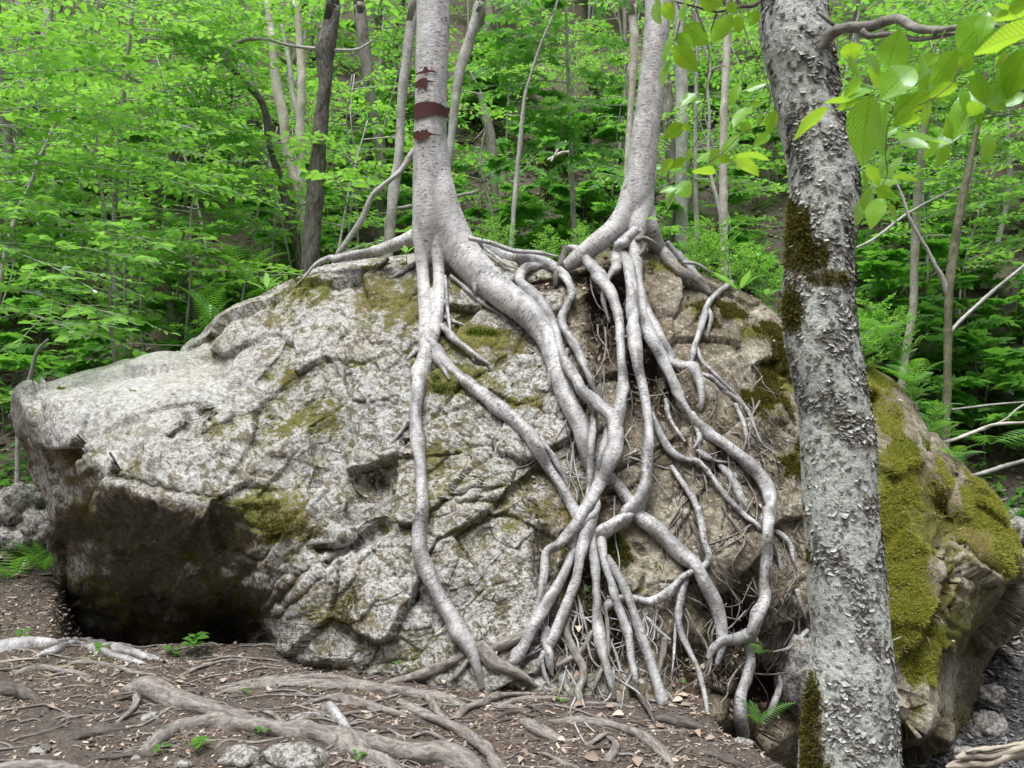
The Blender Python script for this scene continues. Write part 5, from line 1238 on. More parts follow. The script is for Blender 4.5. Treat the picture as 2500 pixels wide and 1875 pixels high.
bg_tree('slender pale sapling stem between the two rooted birches', 9.0, [([('B', [(1385, -10, 16), (1340, 120, 18), (1270, 290, 18), (1210, 480, 20), (1182, 580, 24), (1160, 800, 32), (1130, 1100, 34), (1102, 1460, 32)])], None)], 'palegrey')
bg_tree('rotting grey snag leaning on the slope with broken top', 12.5, [([('B', [(915, 560, 40), (945, 680, 62), (975, 800, 70), (990, 950, 74), (1000, 1100, 60), (1010, 1330, 40)])], None), ([('B', [(985, 720, 18), (930, 790, 16), (880, 840, 8)])], None)], 'greybark', up=False)
bg_tree('pale peeling birch pole directly behind the leaning rooted birch', 9.6, [([('B', [(1825, -30, 62), (1835, 150, 66), (1838, 330, 66), (1828, 500, 54), (1815, 700, 46), (1800, 950, 46), (1790, 1300, 46)])], None)], 'paper', sides=14)
bg_tree('white birch pole standing between leaning birch and flaky trunk', 10.5, [([('C', [(450, -20, 42), (432, 250, 50), (416, 600, 56), (408, 900, 56), (408, 1300, 60), (412, 1480, 60)])], None)], 'paper', sides=14)
bg_tree('bent thin sapling with pale bark behind hanging twigs', 8.0, [([('C', [(230, 210, 12), (300, 300, 18), (330, 420, 20), (312, 520, 20), (325, 700, 20), (318, 900, 22), (330, 1040, 24), (375, 1220, 26), (412, 1400, 26), (442, 1620, 22)])], None), ([('C', [(325, 430, 14), (370, 400, 12), (420, 395, 8)])], None)], 'palegrey', up=False)
bg_tree('dim grey trunk in shade behind the leaning rooted birch', 12.5, [([('C', [(60, 500, 80), (90, 850, 96), (120, 1100, 100), (130, 1300, 100), (120, 1450, 100)])], None)], 'greybark')
bg_tree('small birch with mottled bark on the slope past the flaky trunk', 9.3, [([('C', [(1700, 300, 30), (1640, 600, 50), (1602, 900, 52), (1572, 1200, 56), (1558, 1480, 58)]), ('F', [(1552, 180, 54), (1545, 380, 54), (1500, 650, 50)])], None)], 'paper', sides=14)
bg_tree('greenish sapling with forked stem growing beside the mossy rock end', 7.6, [([('C', [(1985, 420, 20), (1950, 680, 36), (1892, 950, 44), (1842, 1200, 54), (1795, 1480, 58)]), ('F', [(1760, 300, 58), (1755, 600, 56), (1750, 900, 56), (1742, 1100, 54)])], None), ([('F', [(1760, 530, 28), (1820, 460, 28), (1900, 385, 26), (2050, 252, 24), (2230, 105, 20)])], 'palegrey'), ([('F', [(1755, 300, 40), (1720, 190, 36), (1680, 120, 30), (1630, 20, 24)]), ('C', [(1530, 1320, 22), (1470, 1150, 18), (1400, 1020, 14), (1330, 960, 8)])], 'palegrey')], 'stemgreen', up=False)
bg_tree('crooked pale sapling leaning over the low end of the boulder', 8.0, [([('A', [(380, 590, 14), (345, 700, 22), (290, 850, 30), (240, 950, 32), (170, 1150, 36), (110, 1260, 36), (70, 1390, 36), (30, 1540, 36)])], None), ([('A', [(270, 900, 20), (330, 860, 16), (385, 790, 8)])], None)], 'palegrey', up=False)
bg_tree('thin grey sapling pole standing behind the boulder shoulder', 7.7, [([('A', [(560, 700, 10), (580, 850, 14), (592, 950, 20), (600, 1100, 20), (622, 1230, 22), (635, 1400, 22)]), ('D', [(640, 40, 22), (660, 200, 24), (655, 420, 26), (680, 620, 26), (690, 720, 26)])], None), ([('A', [(600, 1000, 12), (680, 980, 10), (770, 940, 6)])], None), ([('A', [(622, 1200, 12), (720, 1150, 12), (850, 1120, 6)])], None)], 'palegrey', up=False)
bg_tree('mossy grey trunk standing behind the fern on the boulder', 9.5, [([('A', [(1060, 900, 44), (1040, 950, 50), (985, 1080, 64), (930, 1250, 74), (935, 1400, 74)]), ('D', [(960, 60, 66), (985, 200, 64), (1015, 350, 60), (1040, 500, 58), (1062, 600, 58)])], None)], 'greybark', up=False, sides=14)
bg_tree('short grey stem beside the mossy grey trunk', 9.7, [([('D', [(1090, 150, 36), (1120, 250, 40), (1160, 400, 44), (1200, 500, 44), (1240, 600, 44)])], None)], 'greybark', up=False)
bg_tree('pale stem low down at the undercut end of the boulder', 7.9, [([('D', [(290, 560, 20), (220, 640, 26), (190, 760, 30), (150, 900, 32), (110, 1100, 32), (105, 1400, 36)]), ('G', [(95, 60, 40), (110, 200, 40), (90, 340, 36)])], None)], 'palegrey', up=False)
bg_tree('twisted bare shrub by the stones near the undercut', 7.6, [([('G', [(240, 20, 10), (215, 120, 16), (190, 220, 18), (170, 330, 18), (140, 470, 20)])], None), ([('G', [(185, 20, 8), (190, 90, 10), (212, 125, 10)])], None), ([('G', [(130, 160, 10), (80, 260, 14), (20, 380, 14)])], None)], 'palegrey', name='bare_shrub', cat='shrub', up=False, base=False)
r4 = np.random.default_rng(23)
FAR = []
for k in range(34):
    Yk = r4.uniform(12, 24); pxk = r4.uniform(-100, 2600)
    if r4.random() < .3: pxk = r4.uniform(-100, 1000)
    FAR.append((pxk, Yk))
for pxk, Yk in FAR:
    x = (pxk - 1250) / FPX * Yk; z0 = float(ground_z(np.array([x]), np.array([Yk]), False)[0])
    hgt = r4.uniform(4, 9); ln = r4.normal(0, .09, 2); rr = r4.uniform(.03, .12)
    t = empty('slope_tree', (x, Yk, z0), label='slim grey trunk standing far up the leafy hillside', cat='tree', group='slim trunks far up the hillside')
    P_ = [[x + ln[0] * h + .1 * math.sin(h * 1.3 + k), Yk + ln[1] * h, z0 - .2 + h] for k, h in enumerate(np.linspace(0, hgt, 6))]
    SEED[0] += 1
    link('trunk', tube_mesh('trunk', P_, np.linspace(rr * 1.15, rr * .6, 6), sides=10, step=.12, rough=.05, seed=SEED[0]), M[r4.choice(['greybark', 'palegrey', 'darkbark', 'greybark'])], t)

# ------------------------------------------------------------------ leafy plants of the slope
def mini_leaf(kind):
    if kind == 'maple':
        ang = np.radians([-90, -55, -35, -5, 22, 50, 90, 130, 158, 185, 215, 235])
        rad = np.array([.12, .42, .30, .52, .30, .62, .66, .62, .30, .52, .30, .42])
        # lobed outline; tip lobe long
        rad = np.array([.10, .40, .26, .56, .27, .48, .85, .48, .27, .56, .26, .40])
        ang = np.radians([-90, -62, -40, 0, 28, 55, 90, 125, 152, 180, 220, 242])
        o = np.stack([np.cos(ang) * rad, np.sin(ang) * rad + .12, -.25 * rad ** 2], 1)
        V = np.concatenate([[[0, .12, .02]], o]); m = len(o)
        Q = [[0, 1 + k, 1 + (k + 1) % m, 1 + (k + 2) % m] for k in range(0, m, 2)]
        return V, np.array(Q)
    V = np.array([[0, 0, 0], [.2, .2, .05], [.27, .5, .07], [.15, .8, .0], [0, 1, -.08], [-.15, .8, .0], [-.27, .5, .07], [-.2, .2, .05], [0, .5, 0]])
    return V, np.array([[0, 1, 2, 8], [8, 2, 3, 4], [8, 4, 5, 6], [0, 8, 6, 7]])
ML = {k: mini_leaf(k) for k in ('maple', 'ovate')}
def add_leaves(g, P, ax, nrm, size, kind):
    V0, Q0 = ML[kind]
    ax = ax / (np.linalg.norm(ax, axis=1)[:, None] + 1e-9)
    sd = np.cross(ax, nrm); sd /= np.linalg.norm(sd, axis=1)[:, None] + 1e-9
    nr = np.cross(sd, ax)
    m = len(P)
    W_ = P[:, None] + size[:, None, None] * (V0[None, :, :1] * sd[:, None] + V0[None, :, 1:2] * ax[:, None] + V0[None, :, 2:] * nr[:, None])
    Qn = (np.arange(m)[:, None, None] * len(V0) + Q0[None]).reshape(-1, 4)
    g.add(W_.reshape(-1, 3), Qn)
def spray(gl, gs, base, dir_, L, r, kind, lsize, rad=.006, droop=.25, tw=7, dens=9):
    """one flat bough: axis, side twigs in its plane, leaves in two rows"""
    d = np.array(dir_, float); d /= np.linalg.norm(d)
    t = np.linspace(0, 1, 7)
    P_ = base + d * (t * L)[:, None] + np.array([0, 0, -1]) * (droop * L * t ** 2)[:, None] + r.normal(0, .012 * L, (7, 3)) * t[:, None]
    V, Q, B = tube(P_, np.linspace(rad, rad * .3, 7), sides=5, step=.12, rough=0, cap=False); gs.add(V, Q, bark=B)
    plane = np.cross(np.cross(d, [0, 0, 1]), d); plane /= np.linalg.norm(plane) + 1e-9
    lat = np.cross(d, plane)
    LP, LA = [], []
    for k in range(tw):
        tk = .18 + .8 * (k + r.uniform(-.3, .3)) / tw
        s_ = 1 if k % 2 else -1
        o = np.array([np.interp(tk, t, P_[:, c]) for c in range(3)])
        d2 = d * .75 + lat * s_ * r.uniform(.5, .9) + np.array([0, 0, r.normal(0, .12)]); d2 /= np.linalg.norm(d2)
        l2 = L * (.62 - .42 * tk) * r.uniform(.7, 1.2)
        t2_ = np.linspace(0, 1, 4)
        p2 = o + d2 * (t2_ * l2)[:, None] + np.array([0, 0, -1]) * (droop * .8 * l2 * t2_ ** 2)[:, None]
        V, Q, B = tube(p2, np.linspace(rad * .5, rad * .18, 4), sides=4, step=.2, rough=0, cap=False); gs.add(V, Q, bark=B)
        nl = max(3, int(dens * l2 / (lsize * 4.2)))
        for m in range(nl + 1):
            tm_ = (m + .6) / (nl + .6)
            q_ = np.array([np.interp(min(tm_, 1), t2_, p2[:, c]) for c in range(3)])
            sl_ = 1 if m % 2 else -1
            lat2 = np.cross(d2, plane)
            LP.append(q_); LA.append(d2 * (.6 if m < nl else 1.6) + lat2 * sl_ * (1 if m < nl else .1) + r.normal(0, .22, 3) + np.array([0, 0, -.22]))
    LP = np.array(LP); LA = np.array(LA)
    nn = plane[None] + r.normal(0, .38, LP.shape)
    add_leaves(gl, LP, LA, nn, lsize * r.uniform(.6, 1.2, len(LP)), kind)
def make_sapling(name, h, nb, bl, kind, lsize, mleaf, mstem, seed, lo=.25, droop=.25, rise=.25, thick=.012, lean=.08):
    r = np.random.default_rng(seed)
    t = empty(name)
    ln = r.normal(0, lean, 2)
    zz_ = np.linspace(0, 1, 6)
    S_ = np.stack([ln[0] * h * zz_ ** 1.4 + r.normal(0, .02 * h, 6) * zz_, ln[1] * h * zz_ ** 1.4 + r.normal(0, .02 * h, 6) * zz_, zz_ * h - .1], 1)
    gs, gl = Geo(), Geo()
    V, Q, B = tube(S_, np.linspace(thick, thick * .35, 6), sides=8, step=.15, rough=.05, seed=seed); 
    st = link('stem', mesh_np('stem', V, Q, True, {'bark': B}), M[mstem], t)
    for k in range(nb):
        f_ = lo + (1 - lo) * (k + r.uniform(0, .6)) / nb
        o = np.array([np.interp(f_, zz_, S_[:, c]) for c in range(3)])
        a_ = k * 2.4 + r.uniform(-.5, .5)
        L_ = bl * (1.15 - .6 * f_) * r.uniform(.7, 1.2)
        spray(gl, gs, o, [math.cos(a_), math.sin(a_), rise + r.normal(0, .12)], L_, r, kind, lsize, rad=thick * .42, droop=droop, tw=r.integers(6, 9))
    link('branches', gs.mesh('branches'), M[mstem], t)['kind'] = 'stuff'
    link('crown', gl.mesh('crown'), M[mleaf], t)
    return t
def copy_tree(t, loc, rz, sc, label=None, group=None):
    c = t.copy(); COL.objects.link(c); c.location = loc; c.rotation_euler = (0, 0, rz); c.scale = (sc, sc, sc)
    if label: c['label'] = label
    if group: c['group'] = group
    for ch in PROTO_CH[t.name]:
        d = ch.copy(); COL.objects.link(d); d.parent = c
        for g2 in PROTO_CH.get(ch.name, ()):
            e2 = g2.copy(); COL.objects.link(e2); e2.parent = d
    return c
PROTO_CH = {}
def protos(L):
    bpy.context.view_layer.update()
    for t in L: PROTO_CH[t.name] = list(t.children)
    return L
def place(plist, spots, label, cat, group, used=None):
    """first spots use the originals themselves, the rest are copies"""
    for k, (x, y, z, rz, sc) in enumerate(spots):
        p = plist[k % len(plist)]
        if k < len(plist):
            p.location = (x, y, z); p.rotation_euler = (0, 0, rz); p.scale = (sc, sc, sc); o = p
        else: o = copy_tree(p, (x, y, z), rz, sc)
        tag(o, label, cat, group)
def slope_spots(n_, y0, y1, px0, px1, s0, s1, r, avoid=(), power=1.0):
    out = []
    while len(out) < n_:
        Y = y0 + (y1 - y0) * r.random() ** power; pxk = r.uniform(px0, px1)
        x = (pxk - 1250) / FPX * Y
        z = float(ground_z(np.array([x]), np.array([Y]), False)[0])
        py_ = 937.5 - (z - CAM_Z) / Y * FPX
        if any(a0 < pxk < a1 and b0 < Y < b1 for a0, a1, b0, b1 in avoid): continue
        out.append((x, Y, z - .02, r.uniform(0, 6.28), r.uniform(s0, s1)))
    return out
r5 = np.random.default_rng(31)
maples = protos([make_sapling('maple_sapling', r5.uniform(.7, 1.3), int(r5.integers(5, 8)), .55, 'maple', .15, 'leaf_bg', 'stemgreen', 400 + k, lo=.35, droop=.18, rise=.25, thick=.008) for k in range(6)])
place(maples, slope_spots(200, 9.0, 19, -150, 2650, .7, 1.5, r5, avoid=[(1050, 1560, 8, 9.6)], power=1.3), 'low maple sapling with flat tiers of lobed leaves on the hillside', 'sapling', 'maple saplings covering the hillside')
beeches = protos([make_sapling('young_beech', r5.uniform(2.6, 3.6), int(r5.integers(11, 15)), 1.25, 'ovate', .10, 'leaf_beech', 'palegrey', 430 + k, lo=.22, droop=.22, rise=.3, thick=.02, lean=.1) for k in range(5)])
sp = slope_spots(30, 8.6, 14, -250, 760, .8, 1.3, r5) + slope_spots(16, 11, 17, 700, 1900, .7, 1.1, r5) + slope_spots(12, 9.5, 16, 1900, 2700, .7, 1.1, r5) + slope_spots(70, 13, 25, -300, 2800, 1.0, 1.8, r5)
place(beeches, sp, 'young beech with layered sprays of light green leaves on the hillside', 'tree', 'young beeches among the hillside trees')
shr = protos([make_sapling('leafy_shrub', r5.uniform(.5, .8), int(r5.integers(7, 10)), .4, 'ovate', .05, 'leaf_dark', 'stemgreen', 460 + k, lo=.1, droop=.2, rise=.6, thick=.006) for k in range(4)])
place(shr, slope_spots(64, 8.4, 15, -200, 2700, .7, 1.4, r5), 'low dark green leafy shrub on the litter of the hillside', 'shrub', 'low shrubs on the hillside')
# near boughs at the left: two beeches whose sprays reach over the low end of the boulder
def more(stem, n_, x0, x1, y0, y1, Ya, Yb, seed, crop='A'):
    r = np.random.default_rng(seed); out = []
    for _ in range(n_):
        q_ = at(*nat(crop, r.uniform(x0, x1), r.uniform(y0, y1)), r.uniform(Ya, Yb))
        zb_ = np.clip(q_[2] - r.uniform(-.15, .35), stem[0][2] + .3, stem[-1][2])
        zs_ = np.array([p_[2] for p_ in stem])
        out.append((np.array([np.interp(zb_, zs_, [p_[c_] for p_ in stem]) for c_ in range(3)]), q_))
    return out
def near_bough_tree(name, label, stem, boughs, seed, lsize=.10, mleaf='leaf_beech', kind='ovate', cat='tree', tw=9, dens=9):
    r = np.random.default_rng(seed)
    t = empty(name, tuple(stem[0]), label=label, cat=cat)
    SEED[0] += 1
    link('stem', tube_mesh('stem', stem, np.linspace(.035, .015, len(stem)), sides=10, step=.08, rough=.05, seed=SEED[0]), M['palegrey'], t)
    for (b0, b1) in boughs:
        gs, gl = Geo(), Geo()
        b0, b1 = np.array(b0), np.array(b1); d = b1 - b0; L = np.linalg.norm(d)
        spray(gl, gs, b0, d + np.array([0, 0, .18 * L]), L, r, kind, lsize, rad=.007, droop=.2, tw=tw, dens=dens)
        bo = link('bough', gs.mesh('bough'), M['palegrey'], t)
        link('foliage', gl.mesh('foliage'), M[mleaf], bo)
    return t
def A_(x, y, Y): return at(*nat('A', x, y), Y)
s1 = [A_(-350, 2300, 7.4), A_(-330, 1500, 7.4), A_(-300, 700, 7.3), A_(-260, 0, 7.2), A_(-240, -500, 7.2)]
near_bough_tree('beech_tree', 'beech tree sending long low boughs over the low end of the boulder', s1,
    [(s1[1], A_(950, 1560, 6.6)), (s1[1] + [0, 0, .25], A_(1080, 1480, 6.9)), (s1[1] - [0, 0, .35], A_(780, 1950, 6.5)), (s1[1] - [0, 0, .5], A_(520, 2010, 6.3)), (s1[1] + [0, 0, .8], A_(1300, 1150, 7.4)), (s1[2] - [0, 0, .3], A_(1450, 950, 7.6)), (s1[2], A_(900, 680, 7.2)), (s1[2] + [0, 0, .3], A_(1200, 420, 7.6)), (s1[2] + [0, 0, .6], A_(700, 250, 7.0)), (s1[3], A_(1300, 150, 7.5)), (s1[3] + [0, 0, .2], A_(900, 60, 7.0)), (s1[1] + [0, 0, .5], A_(620, 1300, 7.0)), (s1[2] - [0, 0, .1], A_(400, 800, 6.9)), (s1[1] + [0, 0, .1], A_(500, 1720, 6.2))] + more(s1, 9, 100, 1300, -50, 1500, 6.6, 7.8, 61), 501, tw=10)
s2 = [A_(700, 1900, 9.6), A_(690, 1200, 9.5), A_(740, 600, 9.4), A_(800, 0, 9.3), A_(840, -500, 9.3)]
near_bough_tree('beech_tree', 'beech tree behind the boulder shoulder with overhead canopy of bright leaves', s2,
    [(s2[1], A_(1600, 1050, 9.2)), (s2[1] + [0, 0, .2], A_(1550, 1200, 8.6)), (s2[1], A_(100, 1150, 9)), (s2[2], A_(1500, 520, 9.2)), (s2[2], A_(1350, 760, 8.8)), (s2[2] + [0, 0, .4], A_(50, 520, 9)), (s2[3], A_(1700, 150, 9.4)), (s2[3], A_(1400, 60, 8.6)), (s2[3] + [0, 0, .3], A_(200, 80, 8.8)), (s2[3] + [0, 0, .4], A_(1900, 20, 9.6)), (s2[2] + [0, 0, .8], A_(1500, 330, 8.8)), (s2[3] - [0, 0, .2], A_(300, 250, 8.6)), (s2[2] - [0, 0, .2], A_(250, 820, 8.8)), (s2[3] + [0, 0, .5], A_(900, -100, 8.4)), (s2[1] - [0, 0, .2], A_(1150, 1350, 8.8))] + more(s2, 18, 0, 1700, -100, 1100, 8.4, 9.8, 62), 511, tw=10)
def Bp(x, y, Y): return at(*nat('B', x, y), Y)
s3 = [Bp(1480, 1500, 10.6), Bp(1460, 900, 10.5), Bp(1440, 400, 10.4), Bp(1420, -300, 10.3)]
near_bough_tree('maple_tree', 'young maple with layered boughs filling the gap between the rooted birches', s3,
    [(s3[2], Bp(900, 380, 9.6)), (s3[2] - [0, 0, .2], Bp(820, 540, 9.8)), (s3[2] + [0, 0, .3], Bp(1000, 180, 9.4)), (s3[3], Bp(1100, 60, 9.6)), (s3[2], Bp(1790, 520, 9.9)), (s3[2] + [0, 0, .3], Bp(1750, 250, 9.8)), (s3[3], Bp(1700, 60, 9.5)), (s3[1], Bp(1750, 920, 9.8)), (s3[1], Bp(1650, 1080, 9.3)), (s3[1] + [0, 0, .2], Bp(1150, 1050, 9.4)), (s3[2] - [0, 0, .4], Bp(1560, 640, 9.6)), (s3[3] + [0, 0, .3], Bp(1300, -40, 9.0))] + more(s3, 8, 850, 1800, -50, 700, 9.4, 10.4, 63, 'B'), 521, lsize=.12, mleaf='leaf_bg', kind='maple', tw=8)
def Cp(x, y, Y): return at(*nat('C', x, y), Y)
s4 = [Cp(2450, 1900, 9.4), Cp(2400, 1200, 9.3), Cp(2350, 500, 9.2), Cp(2300, -300, 9.2)]
near_bough_tree('beech_tree', 'beech tree with light boughs above the slope past the flaky trunk', s4,
    [(s4[1], Cp(1500, 1050, 8.8)), (s4[2], Cp(1400, 300, 8.6)), (s4[2] + [0, 0, .3], Cp(1250, 120, 8.8)), (s4[3], Cp(1500, 30, 8.4)), (s4[2] - [0, 0, .2], Cp(1300, 700, 8.9)), (s4[1] + [0, 0, .3], Cp(1450, 820, 9)), (s4[3] - [0, 0, .3], Cp(1900, 120, 8.2)), (s4[2], Cp(1750, 500, 8.3)), (s4[1] - [0, 0, .1], Cp(1600, 1300, 8.6))] + more(s4, 10, 1150, 2212, -50, 800, 8.0, 9.2, 64, 'C'), 531, tw=9)
s5 = [Cp(250, 1500, 11.6), Cp(240, 900, 11.5), Cp(250, 300, 11.4), Cp(260, -300, 11.3)]
near_bough_tree('beech_tree', 'slight beech tree with pale boughs behind the white birch pole', s5,
    [(s5[1], Cp(700, 480, 11)), (s5[1], Cp(650, 900, 10.8)), (s5[2], Cp(640, 250, 11)), (s5[2], Cp(-60, 420, 11)), (s5[3], Cp(560, 40, 11)), (s5[1] - [0, 0, .4], Cp(720, 1150, 10.8)), (s5[1] - [0, 0, .4], Cp(-100, 1000, 11))], 541, tw=8)

# low green cover of the slope, past counting
def cover():
    g = Geo(); r = np.random.default_rng(77)
    m = 26000
    Y = 8.2 + 14 * r.random(m) ** 1.4; pxk = r.uniform(-200, 2700, m)
    x = (pxk - 1250) / FPX * Y
    P_ = np.stack([x, Y, 0 * x], 1)
    dn = fbm(P_, .8, 3, 78) + .25 * fbm(P_, 3.0, 2, 79)
    ok = dn > r.normal(-.02, .12, m)
    x, Y = x[ok], Y[ok]
    z = ground_z(x, Y, False) + r.uniform(.03, .28, len(x))
    a_ = r.uniform(0, 6.28, len(x))
    ax = np.stack([np.cos(a_), np.sin(a_), r.normal(-.2, .25, len(x))], 1)
    nr = np.stack([r.normal(0, .35, len(x)), r.normal(-.25, .35, len(x)), np.ones(len(x))], 1)
    h = len(x) // 2
    add_leaves(g, np.stack([x, Y, z], 1)[:h], ax[:h], nr[:h], r.uniform(.06, .13, h), 'maple')
    add_leaves(g, np.stack([x, Y, z], 1)[h:], ax[h:], nr[h:], r.uniform(.04, .09, len(x) - h), 'ovate')
    o = link('ground_cover', g.mesh('ground_cover'), M['leaf_bg'])
    tag(o, 'low green seedlings and herbs covering the hillside', 'undergrowth', kind='stuff')
cover()

# ------------------------------------------------------------------ ferns and seedlings
def frond_mesh(L, r, kind=0):
    g = Geo(); t = np.linspace(0, 1, 18)
    P_ = np.stack([0 * t, L * t, L * (.55 * t - .62 * t ** 2)], 1)
    V, Q, B = tube(P_, np.linspace(.0022, .0008, 18), sides=4, step=.05, rough=0, cap=False); g.add(V, Q)
    for k in range(2, 18):
        wl = L * .26 * math.sin(math.pi * min(1, (1 - t[k]) * .75 + .04)) + .004
        for s_ in (-1, 1):
            b0 = P_[k]; d = np.array([s_, .35, -.12]); d = d / np.linalg.norm(d)
            ups = np.array([-.35 * s_ * 0, 1, 0]) * L * .022
            m_ = 6
            row = []
            for q_ in range(m_ + 1):
                f_ = q_ / m_; c_ = b0 + d * wl * f_ + np.array([0, 0, -.12 * wl * f_ * f_])
                hw = ups * (1 - f_ * .9) * (1.0 if q_ % 2 else .55)
                row += [c_ - hw, c_ + hw]
            Qf = [[2 * q_, 2 * q_ + 1, 2 * q_ + 3, 2 * q_ + 2] for q_ in range(m_)]
            g.add(np.array(row), np.array(Qf))
    return g.mesh('frond')
FM = [frond_mesh(l, rng) for l in (.34, .42, .5)]
for m_ in FM: m_.materials.append(M['fern'])
def fern(px, py, n_, sc, label, Y=None, what='bg', upright=.25, seed=0, off=0.0, spread=6.28, a0=0):
    Yh = Y or hitY(px, py, what) or 7.0
    p = at(px, py, Yh)
    t = empty('fern', tuple(p), label=label, cat='fern')
    r = np.random.default_rng(seed + int(px))
    for k in range(n_):
        o = bpy.data.objects.new('frond', FM[r.integers(0, 3)]); COL.objects.link(o); o.parent = t
        o.rotation_euler = (r.uniform(.1, .5) + upright, r.normal(0, .1), a0 + spread * (k + r.uniform(-.3, .3)) / n_)
        s_ = sc * r.uniform(.75, 1.15); o.scale = (s_, s_, s_)
fern(2150, 830, 8, 1.0, 'feathery fern clump on the mossy end of the boulder', 7.2, upright=.3)
fern(2230, 940, 6, .9, 'fern hanging over the mossy flank of the boulder', 6.9, upright=.2)
fern(2320, 1130, 8, .85, 'bushy fern rooted on the shaded side of the mossy knob', 6.6, upright=.2)
fern(2420, 1085, 5, 1.1, 'wide fern leaning over the stream bed', 7.0, upright=-.1)
fern(2080, 880, 7, .9, 'fern peeping over the crest right behind the flaky trunk', 7.1, upright=.4)
fern(2270, 1060, 6, .7, 'low fern on the slope side of the mossy flank', 6.9, upright=.3)
fern(2190, 905, 6, .8, 'light fern rising behind the mossy crest', 7.4, upright=.6)
fern(1852, 1772, 5, .5, 'small bright fern in the gap by the bank edge', 4.6, upright=.4)
fern(1850, 1600, 3, .35, 'tiny fern sprig half hidden behind the flaky trunk', 4.9)
fern(515, 800, 6, .8, 'bright fern growing in the notch of the boulder top', 6.75, upright=.75)
fern(40, 1420, 8, 1.0, 'fern clump among the stones at the undercut end', 7.2, upright=.4)
fern(110, 1400, 7, .8, 'second fern clump beside the stones at the undercut end', 7.0, upright=.5)
fern(1427, 1448, 3, .22, 'tiny fern sprig between the fanning roots', None, upright=.3)
fern(2130, 1190, 3, .4, 'young fern tuft on the yellow moss by the flaky trunk', 5.7, upright=.3)
fern(600, 690, 6, .9, 'pale fern on the slope behind the boulder shoulder', 7.6, upright=.5)
SV, SQ = ML['ovate']
def seedling(px, py, n_, lsz, h, label, what='bg', Y=None, mat='leaf_bg', seed=0, name='seedling', cat='seedling', long=1.0, tilt=.15):
    Yh = Y or hitY(px, py, what) or 5.0
    p = at(px, py, Yh)
    r = np.random.default_rng(900 + seed + int(px))
    t = empty(name, tuple(p), label=label, cat=cat)
    link('stem', tube_mesh('stem', [p - [0, 0, .03], p + [0, 0, h * .5], p + [.004, 0, h]], [.003, .002, .0012], sides=5, step=.02, rough=0), M['stemgreen'], t)
    for k in range(n_):
        a_ = k * 2.4 + r.uniform(-.3, .3); f_ = r.uniform(.6, 1.0)
        g = Geo(); sz = lsz * r.uniform(.7, 1.15)
        d = np.array([[math.cos(a_), math.sin(a_), r.normal(tilt, .15)]])
        pp = p + np.array([0, 0, h * f_]) + d[0] * lsz * .12
        V0 = ML['ovate'][0] * np.array([1 / long ** .6, long, 1])
        ax = d / np.linalg.norm(d); nn = np.array([[0, -.15, 1.]]) + r.normal(0, .15, (1, 3))
        sd = np.cross(ax, nn); sd /= np.linalg.norm(sd); nr = np.cross(sd, ax)
        W_ = pp + sz * (V0[:, :1] * sd + V0[:, 1:2] * ax + V0[:, 2:] * nr)
        st_ = p + np.array([0, 0, h * f_ * .8]); W_ = np.concatenate([W_, [st_ - .0008, st_ + .0008, pp + .001, pp - .001]])
        link('leaf', mesh_np('leaf', W_, np.concatenate([SQ, [[9, 10, 11, 12]]]), True), M[mat], t)
seedling(475, 1600, 11, .085, .13, 'bright seedling with pointed leaves under the dark overhang')
seedling(420, 1602, 6, .05, .05, 'low leafy sprig tight beside the pointed leaf seedling')
seedling(248, 1598, 3, .07, .05, 'three leaved sprig resting on the pale ringed root')
seedling(225, 1565, 2, .07, .06, 'two leaved sprig behind the pale ringed root')
seedling(485, 1835, 9, .055, .06, 'small round leaved seedling in front of the arched root', mat='leaf_beech')
seedling(390, 1840, 4, .06, .04, 'sprig beside the round leaved seedling')
seedling(640, 1800, 3, .055, .04, 'tiny sprig growing out of the arched root')
seedling(870, 1860, 3, .05, .04, 'tiny sprig past the two pale stones')
seedling(966, 1630, 3, .04, .03, 'tiny sprig at the foot of the slab')
seedling(600, 1700, 2, .045, .03, 'two leaved sprig by the long straight root')
seedling(1370, 1715, 3, .04, .02, 'tiny green sprig in the litter below the fanning roots')
seedling(50, 1560, 4, .07, .05, 'dull sprig in the litter by the undercut')
seedling(652, 722, 5, .11, .06, 'lily leaved plant on the boulder shoulder', Y=6.65, long=1.6, tilt=.7, name='lily_plant', cat='plant', mat='leaf_beech')
seedling(1805, 722, 5, .14, .05, 'broad leaved lily plant on the moss beside the flaky trunk', Y=6.1, long=1.5, tilt=.8, name='lily_plant', cat='plant', mat='leaf_beech')
seedling(1870, 735, 4, .11, .05, 'smaller lily plant tucked against the flaky trunk', Y=6.1, long=1.5, tilt=.5, name='lily_plant', cat='plant')
seedling(1665, 1500 + 170, 5, .03, .02, 'tiny leafy sprig in the dark hollow below the roots')
seedling(993, 632, 3, .07, .05, 'two leaf sprout at the base of the scarred birch', Y=5.95, tilt=.9, mat='leaf_beech')
seedling(1590, 560, 5, .06, .08, 'yellow green sprout at the base of the leaning birch', Y=6.05, tilt=.3, mat='leaf_beech')
